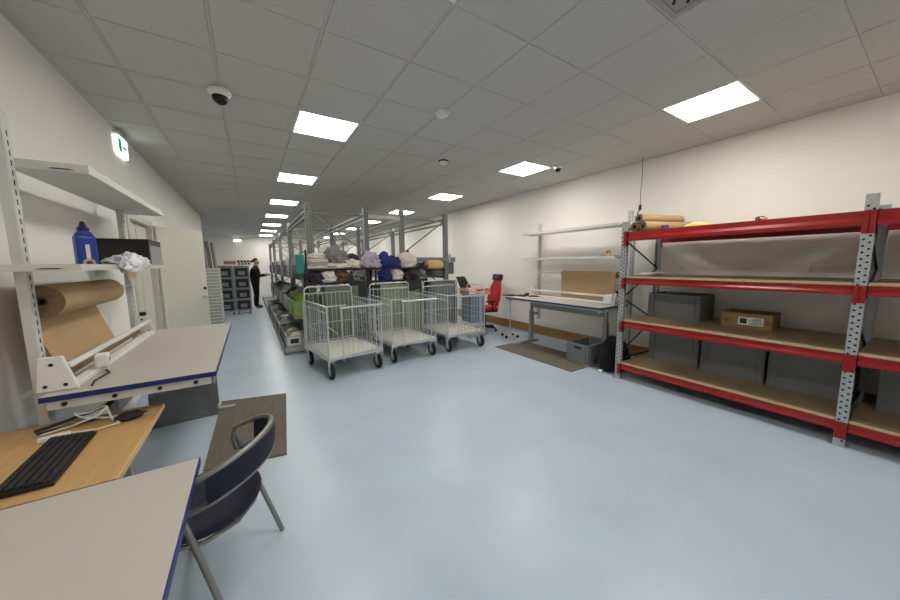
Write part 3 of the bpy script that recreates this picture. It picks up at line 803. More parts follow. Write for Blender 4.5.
# ------------------------------------------------------------------ wire carts
def cart(label, loc, rz):
    t = thing('wire_cart', label, 'cart', loc, rz, 'wire carts in a row')
    X, Y0, Y1 = .40, -.50, .48
    mk().box(-X + .02, X - .02, Y0 + .02, Y1 - .02, .285, .31).build('platform', 'platform', t, bevel=.004)
    fr = mk().box(-X, X, Y0, Y0 + .02, .265, .312).box(-X, X, Y1 - .02, Y1, .265, .312).box(-X, -X + .02, Y0 + .02, Y1 - .02, .265, .312).box(X - .02, X, Y0 + .02, Y1 - .02, .265, .312)
    fr.build('base_frame', 'steel', t, bevel=.004)
    for sx in (-1, 1):
        for y in (Y0 + .07, Y1 - .07):
            wx = sx * .345
            wh = mk()
            mm = TR(wx, y, .105) @ RY(PI / 2)
            wo = wh.lathe([(.085, -.022), (.103, -.016), (.105, 0), (.103, .016), (.085, .022)], 20, mm).build('wheel', 'rubber', t, True)
            mk().lathe([(.06, -.024), (.06, .024)], 16, mm).build('hub', 'apron', wo, True)
            fk = mk()
            for s_ in (-1, 1): fk.prism([(-.018, .09), (.018, .09), (.04, .245), (-.04, .245)], -.002, .002, TR(wx + s_ * .03, y, 0) @ RZ(PI / 2) @ RX(PI / 2))
            fk.box(wx - .04, wx + .04, y - .045, y + .045, .245, .265)
            fk.build('caster_fork', 'apronl', t)
    # side panels
    for sx in (-1, 1):
        x = sx * (X - .012)
        pts = [(x, Y0 + .012, .20), (x, Y0 + .012, .97), (x, Y0 + .03, .985), (x, Y1 - .03, 1.0), (x, Y1 - .012, .985), (x, Y1 - .012, .20)]
        p = mk().tube(pts, .011, 8).tube([(x, Y0 + .012, .90), (x, Y1 - .012, .92)], .007, 6).tube([(x, Y0 + .012, .62), (x, Y1 - .012, .62)], .004, 6).tube([(x, Y0 + .012, .34), (x, Y1 - .012, .34)], .007, 6)
        so = p.build('side_frame', 'steel', t, True)
        r = mk()
        for k in range(11):
            y = Y0 + .085 + k * .081
            r.tube([(x, y, .325), (x, y, .975)], .0042, 5)
        r.build('side_rods', 'steel', so, True)
    # back panel, taller, with push handle
    y = Y1 - .035
    b = mk().tube([(-X + .03, y, .25), (-X + .03, y, 1.15), (-X + .07, y, 1.19), (X - .07, y, 1.19), (X - .03, y, 1.15), (X - .03, y, .25)], .011, 8)
    b.tube([(-X + .03, y, 1.09), (X - .03, y, 1.09)], .007, 6).tube([(-X + .03, y, .62), (X - .03, y, .62)], .005, 6).tube([(-X + .03, y, .34), (X - .03, y, .34)], .006, 6)
    bo = b.build('back_frame', 'steel', t, True)
    r = mk()
    for k in range(10): r.tube([(-X + .09 + k * .069, y, .33), (-X + .09 + k * .069, y, 1.09)], .0042, 5)
    r.build('back_rods', 'steel', bo, True)
    # front gate: two posts, top rail, thin rods
    y = Y0 + .004
    fo = mk().tube([(-.20, y - .012, .24), (-.20, y - .012, .975)], .010, 8).tube([(.29, y - .012, .24), (.29, y - .012, .975)], .010, 8).tube([(-.22, y - .012, .955), (.405, y - .012, .955)], .013, 8).tube([(-.39, y + .02, .985), (-.12, y + .02, .985)], .008, 6).build('gate_frame', 'steel', t, True)
    r = mk()
    for k in range(6): r.tube([(-.13 + k * .07, y - .012, .30), (-.13 + k * .07, y - .012, .955)], .0038, 5)
    r.build('gate_rods', 'steel', fo, True)
    return t
def fronts(fx, fy, rz): return (fx - math.sin(rz) * .43, fy + math.cos(rz) * .43, 0)
a1 = math.radians(9)
c1 = cart('empty wire cart on black wheels, leftmost of the three in a row', fronts(1.165, 4.33, a1), a1)
mk().tube([(-.36, -.42, .72), (.10, .40, .40)], .006, 6).build('loose_strut', 'steel', c1)
c2 = copy_tree(c1)
for ch_ in list(c2.children):
    if ch_.name.startswith('loose_strut'): bpy.data.objects.remove(ch_)
c2.location = fronts(2.134, 4.484, .03); c2.rotation_euler.z = .03
c2['label'] = 'empty wire cart on black wheels, middle of the three in a row'
c3 = copy_tree(c2); c3.location = fronts(3.157, 4.503, -.01); c3.rotation_euler.z = -.01
c3['label'] = 'empty wire cart with raised side handle, rightmost of the three in a row'
mk().tube([(.392, -.48, .97), (.392, -.48, 1.10), (.392, -.44, 1.13), (.392, .02, 1.13), (.392, .06, 1.10), (.392, .06, .99)], .011, 8).build('push_handle', 'steel', c3, True)
# basket on the right hand cart with a printed box
t = thing('wire_basket', 'tall wire basket with blue grey bin standing behind the rightmost cart', 'basket', (3.93, 5.30, 0), -.05)
for z in (.0, .22, .44, .66, .86):
    mk().tube([(-.17, -.2, z + .006), (.17, -.2, z + .006), (.17, .2, z + .006), (-.17, .2, z + .006)], .006, 6, True).build('basket_ring', 'steel', t, True)
r = mk()
for k in range(6):
    for s_ in (-1, 1):
        r.tube([(-.15 + k * .06, s_ * .2, 0), (-.15 + k * .06, s_ * .2, .866)], .004, 5)
        r.tube([(s_ * .17, -.18 + k * .072, 0), (s_ * .17, -.18 + k * .072, .866)], .004, 5)
r.build('basket_rods', 'steel', t, True)
mk().box(-.155, .155, -.185, .185, .30, .86).build('bin_liner', 'bluegrey', t, bevel=.01)
t = thing('printed_box', 'flat salmon and white printed box on top of the wire basket', 'box', (3.98, 5.30, .874), -.1)
mk().box(-.26, .26, -.19, .19, 0, .13).build('box_body', 'pink', t, bevel=.004)
mk().box(-.25, -.10, -.192, -.1905, .03, .12).build('print_patch', 'label', t)
mk().box(.0, .12, -.192, -.1905, .03, .075).build('print_patch', 'label', t)
mk().box(-.06, .22, -.192, -.1905, .085, .11).build('print_stripe', 'cn', t)

# ------------------------------------------------------------------ middle pallet racks
def pallet_rack(label, x0, x1, bays, y0=5.8, bay=2.9, flip=0):
    t = thing('storage_rack', label, 'storage rack', (x0, y0, 0))
    H = 2.55; W = x1 - x0
    fy = [bay * k for k in range(bays + 1)]
    for y in fy:
        for x in (0, W):
            p = mk()
            p.box(x - .045, x + .045, y - .035, y - .031, 0, H).box(x - .045, x - .041, y - .031, y + .035, 0, H).box(x + .041, x + .045, y - .031, y + .035, 0, H).box(x - .06, x + .06, y - .06, y + .06, 0, .006)
            po = p.build('upright_post', 'rackgrey', t)
            if y < 3:
                h = mk()
                for k in range(48):
                    for s_ in (-1, 1): h.box(x + s_ * .02 - .006, x + s_ * .02 + .006, y - .0358, y - .0352, .08 + k * .05, .1 + k * .05)
                h.build('perforations', 'hole', po)['kind'] = 'stuff'
        zs = [.3, 1.0, 1.75, 2.4]
        for k in range(3):
            a_, b_ = (.045, W - .045) if (k + flip) % 2 else (W - .045, .045)
            mk().box(0, 1, -.014, .014, -.014, .014, TR(a_, y, zs[k]) @ Matrix(((b_ - a_, 0, 0, 0), (0, 1, 0, 0), (zs[k + 1] - zs[k], 0, 1, 0), (0, 0, 0, 1)))).build('diagonal_brace', 'rackgrey', t)
        for z in (.3, 2.4): mk().box(.045, W - .045, y - .014, y + .014, z - .014, z + .014).build('cross_brace', 'rackgrey', t)
    for y in fy[:-1]:
        for x in (0, W):
            for zb in (2.34, 2.43): mk().box(x - .022, x + .022, y + .037, y + bay - .037, zb, zb + .035).build('top_beam', 'rackgrey', t)
            for z in (.60, 1.29):
                mk().box(x - .02, x + .02, y + .037, y + bay - .037, z - .08, z).build('shelf_beam', 'rackgrey', t)
        for z in (.60, 1.29):
            mk().box(.021, W - .021, y + .04, y + bay - .04, z - .03, z - .002).build('shelf_deck', 'rackgrey', t)
    return t
pallet_rack('grey steel storage rack lining the aisle, behind the leftmost cart', .88, 1.855, 4)
pallet_rack('grey steel storage rack nearer the right wall, behind the rightmost cart', 2.564, 3.568, 4, flip=1)
t = thing('rack_tie_bar', 'pale steel tie bar joining the two storage racks at the top', 'tie bar', (1.9, 5.8, 2.40))
mk().box(0, .618, -.02, .02, -.03, .03).build('bar', 'shelf', t, bevel=.003)
mk().box(0, .004, -.034, .034, -.05, .05).box(.614, .618, -.034, .034, -.05, .05).build('end_plate', 'shelf', t)

# floor plinth with crates beside the aisle
t = thing('floor_plinth', 'long low grey steel plinth along the aisle carrying a row of crates', 'plinth', (.62, 5.86, 0))
mk().box(-.21, .20, 0, 11.4, .03, .05).box(-.215, -.205, 0, 11.4, .0, .13).box(.20, .205, 0, 11.4, 0, .10).build('tray', 'rackgrey', t)
mk().box(-.205, .20, .0, .008, .0, .13).build('end_plate', 'galv', t)
rnd = random.Random(4)
fills = ['cw', 'cratel', 'cg', 'label', 'cb', 'cl']
for k in range(14):
    y = 6.10 + k * .47
    crate('crate', 'grey crate on the low plinth by the aisle, %s from the cart end' % ORD[k], (.62, y, .051), .36, .42, .27, rnd.uniform(-.03, .03), 'crate' if k % 3 else 'cratel', 'crates on the low plinth', handles=False, ribs=k < 3)
    f_ = rnd.choice(fills)
    nm = {'cw': 'off white', 'cratel': 'pale grey', 'cg': 'grey', 'label': 'white', 'cb': 'dark blue', 'cl': 'lilac grey'}[f_]
    soft('cloth_pile', '%s cloth heap in the %s crate of the low plinth' % (nm, ORD[k]), 'cloth', (.62, y, .105), (.13, .155, .15), 40 + k, f_, rnd.uniform(0, 3), 'cloth heaps in plinth crates', sub=2 if k > 4 else 3)
t = mk().box(.455, .66, 5.885, 5.888, .16, .30).build('crate_card', 'label'); tag(t, 'pale card with dark print on front crate of the low plinth', 'card')
mk().box(.50, .63, 5.8835, 5.885, .19, .27).build('print', 'ink', t)
# middle level: sage crates with green bundles
RY_ = [5.8 + 2.9 * b_ + .33 + .5 * q_ for b_ in range(3) for q_ in range(5)]
for k in range(13):
    y = RY_[k]
    m_ = 'limecrate' if k < 2 else 'sage' if k < 3 else ('cratel' if k % 2 else 'crate')
    crate('crate', '%s crate on rack middle shelf facing the aisle, %s from the cart end' % ({'limecrate': 'light green', 'sage': 'sage green', 'cratel': 'pale grey', 'crate': 'grey'}[m_], ORD[k]), (.90, y, .601), .60, .46, .29, 0, m_, 'crates on the aisle rack middle shelf', handles=False, ribs=k < 3)
    f_ = 'green' if k in (0, 1, 3) else rnd.choice(['cw', 'cg', 'cp', 'cl'])
    nm = {'green': 'bright green', 'cw': 'off white', 'cg': 'grey', 'cp': 'dark purple', 'cl': 'lilac grey'}[f_]
    soft('cloth_pile', '%s bundle in the %s crate of the aisle rack middle shelf' % (nm, ORD[k]), 'cloth', (.88, y, .70), (.21, .16, .19), 80 + k, f_, 0, 'bundles in the aisle rack crates', sub=3 if k < 4 else 2)
# upper level: boxes with standing folders
for k in range(13):
    y = RY_[k]
    m_ = ('crate', 'cratel', 'crated')[k % 3]
    crate('crate', '%s crate on rack upper shelf facing the aisle, %s from the cart end' % ({'cratel': 'pale grey', 'crate': 'grey', 'crated': 'dark grey'}[m_], ORD[k]), (.90, y, 1.291), .60, .46, .24, 0, m_, 'crates on the aisle rack upper shelf', handles=False, ribs=k < 3)
    tt = thing('folder_row', 'row of upright pale folders in the %s upper shelf crate by the aisle' % ORD[k], 'folders', (.90, y, 1.304), 0, 'folder rows in the upper crates')
    for q in range(6):
        mk().box(-.26 + q * .085, -.245 + q * .085, -.19, .19, 0, .30 + .03 * ((q * 7 + k) % 3)).build('folder', ('cratel', 'cg', 'label')[(q + k) % 3], tt)
t = mk().prism([(-.05, 0), (.05, 0), (.065, .30), (-.06, .30)], -.03, .03, TR(.675, 5.50, 1.39) @ RX(PI / 2) ).build('teal_panel', 'teal', bevel=.006)
tag(t, 'teal plastic panel hanging on the aisle side of black shelf post', 'panel')
mk().tube([(.675, 5.50, 1.68), (.675, 5.49, 1.72), (.72, 5.47, 1.73), (.752, 5.46, 1.73)], .006, 6).build('hanger', 'black', t)

# ------------------------------------------------------------------ black end shelf across the rack ends, with laundry
t = thing('black_shelf', 'black steel shelf standing behind the carts, piled with laundry', 'shelf', (.76, 5.62, 0))
for x in (0, 1.13, 2.16):
    for y in (-.16, .10):
        mk().box(x - .014, x + .014, y - .014, y + .014, 0, 1.76 if (x == 0 and y < 0) else 1.50).build('post', 'black', t, bevel=.003)
for z in (1.46, 1.23):
    mk().box(-.012, 2.172, -.172, .112, z - .03, z).build('shelf_board', 'black', t, bevel=.003)
for x_, z_, w_, rz_, nm in ((1.545, 1.145, .27, .0, 'left cart'), (2.63, 1.215, .30, -.14, 'middle cart')):
    b_ = thing('hanging_board', 'charcoal board hanging from black shelf edge above the %s' % nm, 'board', (x_, 5.437, z_))
    m_ = RY(rz_)
    mk().box(-w_ / 2, w_ / 2, -.006, .004, -.185, .185, m_).build('board_sheet', 'board', b_, bevel=.003)
    for q in (-.08, .08): mk().tube([(q, 0, .18), (q, .0, 1.46 - z_ - .01), (q, .01, 1.46 - z_ + .004), (q, .03, 1.46 - z_ + .004)], .004, 6).build('wire_hook', 'dark', b_)
SH = 1.461
yy = 5.58
for k in range(3):
    folded('folded_cloth', 'cream folded cloth in stack on black shelf left end, %s from the top' % ORD[2 - k], (.93 + .01 * k, yy, SH + k * .052), .31 - .015 * k, .24, .050, 'cw' if k != 1 else 'cl', .06 * (k % 3) - .05, 'cream folded cloths', k)
soft('laundry_bundle', 'loose cream cloth heaped on top of the folded cloth stack', 'laundry', (.95, yy, SH + .157), (.14, .11, .06), 71, 'cw', amp=.25, ridge=.3, sub=4)
soft('laundry_bundle', 'large grey laundry bundle on black shelf beside cream cloths', 'laundry', (1.24, yy, SH + .05), (.17, .14, .20), 3, 'cg', amp=.28, freq=1.6, ridge=.32, sub=4)
soft('laundry_bundle', 'white cloth spread under the grey laundry bundle', 'laundry', (1.25, yy - .03, SH), (.22, .15, .06), 5, 'cw', amp=.28, freq=1.8, ridge=.3, sub=4)
soft('laundry_bundle', 'beige cloth heap behind the grey laundry bundle', 'laundry', (1.12, yy + .12, SH + .16), (.13, .10, .15), 15, 'ct' if 0 else 'cw', amp=.3)
soft('laundry_bundle', 'small white cloth heap at middle of black shelf', 'laundry', (1.52, yy - .03, SH), (.13, .12, .09), 6, 'cw', amp=.3, ridge=.35, sub=4)
soft('laundry_bundle', 'black and white cloth lump behind small white heap', 'laundry', (1.55, yy + .1, SH), (.12, .09, .16), 7, 'cp', amp=.3)
soft('laundry_bundle', 'lilac grey laundry bundle left of the blue bag', 'laundry', (1.86, yy, SH), (.18, .14, .17), 8, 'cl', amp=.26, freq=1.6, ridge=.32, sub=4)
t = thing('blue_bag', 'slumped dark blue bag on black shelf between two pale bundles', 'bag', (2.20, yy, SH), .0)
soft('bag_body', '', '', (0.02, 0, 0), (.22, .13, .13), 9, 'cb', parent=t, amp=.28, freq=1.6, ridge=.32, sub=4)
soft('bag_peak', '', '', (-.10, 0, .04), (.11, .10, .16), 19, 'cb', parent=t, amp=.2)
soft('laundry_bundle', 'white grey laundry bag right of the blue bag', 'laundry', (2.55, yy, SH), (.17, .14, .18), 10, 'cw', amp=.22, freq=1.6, ridge=.3, sub=4)
soft('laundry_tie', 'black knot on top of the white grey laundry bag', 'knot', (2.58, yy, SH + .285), (.03, .03, .03), 12, 'black', amp=.1, sub=2)
low = [(.90, 'cp', 'dark purple'), (1.10, 'cw', 'white'), (1.33, 'cn', 'brown'), (1.58, 'cg', 'grey'), (2.10, 'cb', 'dark blue'), (2.32, 'cw', 'white'), (2.58, 'cp', 'dark'), (2.80, 'cg', 'pale grey')]
for k, (x, m_, nm) in enumerate(low):
    soft('laundry_bundle', '%s cloth pile on lower black shelf, %s from its left end' % (nm, ORD[k]), 'laundry', (x, yy - .04, 1.231), (.14, .12, .12), 50 + k, m_, .3 * k, 'cloth piles on lower black shelf', amp=.3, freq=1.8, ridge=.4, sub=4)
roll_ = thing('tan_bundle', 'rolled tan blanket with salmon end on black shelf right end', 'blanket', (2.95, 5.55, 1.40))
mk().lathe([(.05, 0), (.085, .02), (.095, .12), (.09, .30), (.08, .36), (.05, .38)], 18, TR(0, 0, .1) @ RY(PI / 2)).build('rolled_blanket', 'ct', roll_, True)
mk().lathe([(.03, .375), (.06, .385), (.03, .41)], 16, TR(0, 0, .1) @ RY(PI / 2)).build('rolled_end', 'pink', roll_, True)
t = thing('wire_shelf_arm', 'black bracket holding the tan blanket off the rack', 'bracket', (2.93, 5.55, 1.36))
mk().box(0, .45, -.05, .05, .02, .045).box(0, .45, .05, .09, .02, .2).build('bracket_plate', 'black', t)

# stacks of crates below the black shelf and at the right rack end
def stack(x, y, lx, ly, hs, z0, m, nm, where, ribs=True, name='crate'):
    for k in range(len(hs)):
        z = z0 + sum(hs[:k]) + k * .001
        crate(name, '%s in the stack %s, %s from the top' % (nm, where, ORD[len(hs) - 1 - k]), (x, y, z), lx, ly, hs[k], 0, m, nm + ' stack ' + where, handles=False, ribs=ribs)
stack(1.27, 5.52, .52, .36, [.29] * 4, 0, 'crateg', 'green grey crate', 'behind the left cart')
stack(2.38, 5.58, .82, .22, [.095] * 12, 0, 'sage', 'flat sage tray', 'behind the middle cart', False, 'tray')
stack(3.28, 5.58, .60, .36, [.30, .30, .30, .28], 0, 'crate', 'grey crate', 'behind the right cart')
t = crate('crate', 'large grey crate on top at right rack end below the grey board', (3.52, 6.07, 1.292), .60, .40, .26, 0, 'crate', handles=False)
crate('crate', 'large grey crate on right rack middle shelf end', (3.50, 6.07, .602), .60, .40, .33, 0, 'crate', handles=False)
t = mk().box(2.72, 3.78, 5.735, 5.76, 1.56, 1.655).build('grey_board', 'rackgrey', bevel=.004)
tag(t, 'long grey steel board fixed across the right rack end', 'board')
mk().box(3.60, 3.66, 5.728, 5.735, 1.55, 1.72).build('mounting_plate', 'galv', t)
for k in range(7):
    crate('crate', 'grey crate on right rack upper shelf seen from its end, %s row back' % ORD[k], (2.92, RY_[k], 1.292), .56, .44, .26, 0, 'crate' if k % 2 else 'crated', 'crates on the right rack upper shelf', handles=False, ribs=False)
for k in range(6):
    crate('crate', 'grey crate on right rack middle shelf, %s row back' % ORD[k], (2.92, RY_[k], .602), .44, .44, .30, 0, 'crate', 'crates on the right rack middle shelf', handles=False, ribs=False)
t = thing('leaning_folder', 'dark grey board leaning at the right end of the rack', 'board', (3.98, 5.66, .98), 0)
mk().prism([(-.10, 0), (.19, 0), (.03, .26), (-.20, .26)], -.006, .006, TR(0, .03, .0) @ RX(PI / 2 - .15)).build('board', 'board', t, bevel=.003)
mk().box(-.365, .26, -.03, .1, -.02, .0).build('support', 'galv', t)
t['label'] = 'dark grey board leaning beside the right storage rack on a small ledge'

# ------------------------------------------------------------------ red office chair
rc = thing('office_chair', 'red upholstered office chair with black headrest by the right wall', 'office chair', (4.44, 5.55, 0), math.radians(-10))
for k in range(5):
    a = k * 2 * PI / 5 + .3
    arm = mk().tube([(0, 0, .10), (.28 * math.cos(a), .28 * math.sin(a), .075)], [.03, .018], 8).build('base_arm', 'black', rc, True)
    mk().lathe([(.028, -.02), (.03, 0), (.028, .02)], 12, TR(.28 * math.cos(a), .28 * math.sin(a), .03) @ RZ(a) @ RX(PI / 2)).build('caster', 'rubber', arm, True)
mk().lathe([(.03, .07), (.03, .28), (.02, .28), (.02, .44)], 12).build('gas_lift', 'black', rc, True)
mk().box(-.26, .22, -.23, .23, .44, .475).build('seat_shell', 'black', rc, bevel=.015)
mk().box(-.27, .23, -.24, .24, .475, .545).build('seat', 'redcloth', rc, bevel=.03, seg=3)
m_ = TR(.18, 0, .56) @ RY(.22)
bkp = mk().add([m_ @ Vector(v) for v in [(0, -.19, .0), (0, .19, .0), (.07, .19, .0), (.07, -.19, .0), (-.03, -.235, .16), (-.03, .235, .16), (.06, .235, .16), (.06, -.235, .16), (-.02, -.21, .40), (-.02, .21, .40), (.05, .21, .40), (.05, -.21, .40), (0, -.13, .60), (0, .13, .60), (.05, .13, .60), (.05, -.13, .60)]],
               [(0, 1, 2, 3), (12, 15, 14, 13)] + [(i * 4 + j, i * 4 + (j + 1) % 4, i * 4 + 4 + (j + 1) % 4, i * 4 + 4 + j) for i in range(3) for j in range(4)])
bkp.build('backrest', 'redcloth', rc, True, bevel=.02, seg=3)
mk().box(-.04, .06, -.17, .17, .59, .73, m_).build('headrest', 'black', rc, bevel=.03, seg=3)
mk().tube([(.12, 0, .46), (.27, 0, .47), (.31, 0, .62), (.35, 0, .86)], .022, 8).build('back_bar', 'black', rc, True)
for s_ in (-1, 1):
    a_ = mk().tube([(.05, s_ * .24, .46), (.05, s_ * .29, .50), (.03, s_ * .29, .68)], .014, 8).build('armrest_post', 'black', rc, True)
    mk().box(-.12, .12, s_ * .29 - .035, s_ * .29 + .035, .68, .71).build('armrest_pad', 'black', a_, bevel=.01)
# castor stand by the bench
t = thing('pole_stand', 'thin steel pole stand on casters at left end of right bench', 'stand', (4.46, 4.74, 0))
mk().tube([(0, 0, .09), (0, 0, .86)], .012, 8).build('pole', 'steel', t, True)
for k in range(4):
    a = k * PI / 2 + .4
    l_ = mk().tube([(0, 0, .10), (.17 * math.cos(a), .17 * math.sin(a), .065)], .010, 6).build('base_arm', 'steel', t, True)
    mk().lathe([(.028, -.014), (.028, .014)], 12, TR(.17 * math.cos(a), .17 * math.sin(a), .028) @ RX(PI / 2)).build('caster', 'rubber', l_, True)
mk().box(-.11, .11, -.13, .13, .86, .88).build('tray', 'dark', t, bevel=.004)

# hanging cable with hook near red rack
t = thing('hanging_cable', 'thin cable with black hook hanging from the ceiling above red rack', 'cable', (4.84, 2.47, CE))
mk().tube([(0, 0, 0), (.004, -.003, -.25), (-.003, .002, -.5), (0, 0, -.66)], .004, 6).build('cord', 'dark', t, True)
mk().lathe([(.012, -.66), (.02, -.68), (.02, -.72), (.01, -.74)], 12).build('swivel', 'black', t, True)
mk().tube([(0, 0, -.73), (0, .025, -.76), (0, .03, -.80), (0, 0, -.825), (0, -.03, -.80)], .008, 8).build('hook', 'black', t, True)
t = thing('cable_duct', 'narrow grey vertical cable duct on wall behind red rack', 'duct', (XR - .02, 2.60, 0))
mk().box(-.004, .0195, -.012, .012, .24, 2.20).build('channel', 'galv', t, bevel=.003)
mk().tube([(0, .05, .24), (0, .05, 2.10)], .006, 6).build('conduit', 'galv', t)

# ------------------------------------------------------------------ far left stacks
for k in range(17):
    z = k * .086
    t = thing('flat_tray', 'white flat tray in the tall stack beside open door, %s from the top' % ORD[16 - k], 'tray', (-.89, 10.55, z), 0, 'white tray stack')
    mk().box(-.19, .19, -.30, .30, 0, .062).build('tray_body', 'cratel', t)
    mk().box(-.205, .205, -.315, .315, .062, .085).build('tray_rim', 'label', t)
for k, (x, h) in enumerate([(-.99, .78), (-.88, .70), (-.77, .66)]):
    t = thing('divider_sheet', 'dark grey panel standing on the white tray stack, %s of three' % ('tallest at left', 'middle', 'shortest at right')[k], 'divider', (x, 10.55, 17 * .086), 0, 'panels on the tray stack')
    mk().box(-.028, .028, -.20, .20, 0, h, RY(-.06)).build('sheet', 'crated', t, bevel=.006)
    mk().box(-.03, .03, -.02, .02, h, h + .02, RY(-.06)).build('tab', 'black', t)
def cage(label, loc, w, d, h, group):
    t = thing('folding_crate', label, 'crate', loc, 0, group)
    f = mk()
    for sx in (-1, 1):
        for sy in (-1, 1): f.box(sx * (w / 2 - .02) - .02, sx * (w / 2 - .02) + .02, sy * (d / 2 - .02) - .02, sy * (d / 2 - .02) + .02, .03, h - .04)
    f.box(-w / 2, w / 2, -d / 2, d / 2, 0, .03).box(-w / 2, w / 2, -d / 2, -d / 2 + .03, h - .04, h - .002).box(-w / 2, w / 2, d / 2 - .03, d / 2, h - .04, h - .002).box(-w / 2, -w / 2 + .03, -d / 2 + .03, d / 2 - .03, h - .04, h - .002).box(w / 2 - .03, w / 2, -d / 2 + .03, d / 2 - .03, h - .04, h - .002)
    f.build('frame', 'crate', t)
    mk().box(-w / 2 + .04, w / 2 - .04, -d / 2 + .012, -d / 2 + .02, .03, h - .04).box(w / 2 - .02, w / 2 - .012, -d / 2 + .04, d / 2 - .04, .03, h - .04).build('dark_panel', 'dark', t)
    mk().box(-w / 2 + .12, w / 2 - .12, -d / 2 + .004, -d / 2 + .012, .08, h - .14).build('window_panel', 'crate', t)
    return t
for c, (x, y) in enumerate([(-.67, 12.0), (-.23, 12.1)]):
    for k in range(4):
        cage('folding crate in the stack %s, %s from the top' % ('next to white trays' if c == 0 else 'next to the standing person', ORD[3 - k]), (x, y, .13 + k * .342), .42, .5, .34, 'folding crate stacks')
    t = thing('dolly', 'low dark dolly under the folding crate stack %s' % ('next to white trays' if c == 0 else 'next to the person'), 'dolly', (x, y, 0))
    mk().box(-.21, .21, -.25, .25, .09, .128).build('deck', 'apron', t)
    for sx in (-1, 1):
        for sy in (-1, 1): mk().lathe([(.042, -.014), (.042, .014)], 12, TR(sx * .16, sy * .2, .042) @ RY(PI / 2)).build('caster', 'rubber', t, True)
    t = thing('dark_lid', 'dark lid lying on top of the folding crate stack %s' % ('next to white trays' if c == 0 else 'next to the person'), 'lid', (x, y, .13 + 4 * .342))
    mk().box(-.21, .21, -.25, .25, 0, .03).build('lid_plate', 'crated', t, bevel=.004)
    mk().box(-.06, .06, -.262, -.25, .005, .025).build('lid_grip', 'black', t)

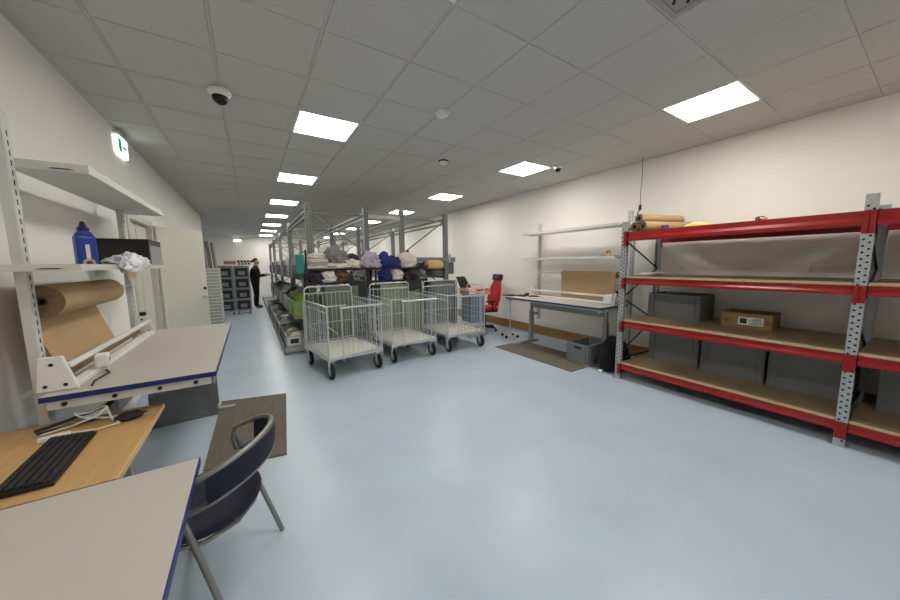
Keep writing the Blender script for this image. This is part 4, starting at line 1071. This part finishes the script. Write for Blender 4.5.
# ------------------------------------------------------------------ person in black at the aisle
def person(label, loc, rz):
    joints = {}; V = []; E = []; R = []
    def j(n, p, r, par=None):
        joints[n] = len(V); V.append(p); R.append(r)
        if par: E.append((joints[par], joints[n]))
    # faces +x
    j('pelvis', (0, 0, .95), (.15, .18))
    j('waist', (-.01, 0, 1.08), (.14, .17), 'pelvis')
    j('chest', (.015, 0, 1.28), (.155, .195), 'waist')
    j('shoulders', (.02, 0, 1.43), (.105, .15), 'chest')
    j('neck', (.04, 0, 1.52), (.055, .055), 'shoulders')
    j('head0', (.065, 0, 1.60), (.08, .072), 'neck')
    j('head1', (.085, 0, 1.68), (.098, .078), 'head0')
    j('head2', (.075, 0, 1.75), (.075, .062), 'head1')
    for s_, nm in ((1, 'l'), (-1, 'r')):
        j('hip' + nm, (0, s_ * .09, .88), (.115, .11), 'pelvis')
        j('knee' + nm, (.025 if s_ < 0 else .0, s_ * .10, .50), (.085, .08), 'hip' + nm)
        j('calf' + nm, (-.01, s_ * .10, .34), (.075, .07), 'knee' + nm)
        j('ankle' + nm, (-.02, s_ * .105, .09), (.06, .055), 'calf' + nm)
        j('ball' + nm, (.09, s_ * .115, .045), (.045, .045), 'ankle' + nm)
        j('toe' + nm, (.17, s_ * .12, .035), (.034, .038), 'ball' + nm)
        j('sh' + nm, (.02, s_ * .185, 1.41), (.075, .075), 'shoulders')
        j('elb' + nm, (.10, s_ * .23, 1.14), (.06, .06), 'sh' + nm)
        wx, wz = (.36, 1.22) if s_ < 0 else (.34, 1.17)
        j('wr' + nm, (wx, s_ * .16, wz), (.033, .033), 'elb' + nm)
        j('palm' + nm, (wx + .07, s_ * .15, wz + .005), (.022, .04), 'wr' + nm)
        for q, (dy, ln) in enumerate(((-.028, .075), (-.010, .085), (.010, .08), (.026, .065))):
            j('f%d%s' % (q, nm), (wx + .11, s_ * .15 + dy, wz + .005), (.010, .010), 'palm' + nm)
            j('g%d%s' % (q, nm), (wx + .11 + ln * .8, s_ * .15 + dy * 1.1, wz - .02), (.008, .008), 'f%d%s' % (q, nm))
        j('th' + nm, (wx + .05, s_ * .15 - s_ * .05, wz + .02), (.011, .011), 'palm' + nm)
    me = bpy.data.meshes.new('person')
    me.from_pydata(V, E, [])
    o = bpy.data.objects.new('person', me); COL.objects.link(o)
    sk = o.modifiers.new('skin', 'SKIN'); sk.use_smooth_shade = True
    for i, r in enumerate(R):
        me.skin_vertices[0].data[i].radius = r
    me.skin_vertices[0].data[0].use_root = True
    sb = o.modifiers.new('sub', 'SUBSURF'); sb.levels = 2; sb.render_levels = 2
    dg = bpy.context.evaluated_depsgraph_get()
    m2 = bpy.data.meshes.new_from_object(o.evaluated_get(dg))
    o.modifiers.clear(); o.data = m2
    m2.materials.clear()
    for k in ('skin', 'blackcloth', 'black'): m2.materials.append(MT[k])
    for p in m2.polygons:
        c = p.center; p.use_smooth = True
        if c.z > 1.53: p.material_index = 0
        elif c.x > .345 and c.z > 1.0: p.material_index = 0
        elif c.z < .09: p.material_index = 2
        else: p.material_index = 1
    o.location = loc; o.rotation_euler.z = rz
    tag(o, label, 'person')
    hr = mk().lathe([(.085, .0), (.098, .03), (.09, .075), (.06, .105), (.02, .118), (.003, .12)], 18, TR(.05, 0, 1.685) @ RY(-.5) @ Matrix.Diagonal((1.02, .86, .85, 1)))
    hr.build('hair', 'hair', o, True)
    mk().lathe([(.03, 0), (.062, .02), (.066, .06), (.05, .075)], 14, TR(.095, 0, 1.575) @ Matrix.Diagonal((1, .95, 1, 1))).build('beard', 'hair', o, True)
    mk().add([(.178, -.012, 1.655), (.178, .012, 1.655), (.172, 0, 1.705), (.205, 0, 1.66), (.17, 0, 1.645)], [(0, 3, 2), (1, 2, 3), (0, 4, 3), (1, 3, 4)]).build('nose', 'skin', o)
    for s_ in (-1, 1):
        mk().lathe([(.004, -.004), (.010, 0), (.004, .004)], 8, TR(.165, s_ * .033, 1.70) @ RY(PI / 2)).build('eye', 'black', o)
        mk().lathe([(.006, -.012), (.026, 0), (.006, .012)], 10, TR(.075, s_ * .085, 1.675) @ RX(PI / 2)).build('ear', 'skin', o, True)
    mk().box(.160, .166, -.022, .022, 1.628, 1.634).build('mouth', 'posterred', o)
    return o
person('bearded person in black clothes standing in the aisle reaching toward the rack', (.14, 13.3, 0), math.radians(-12))
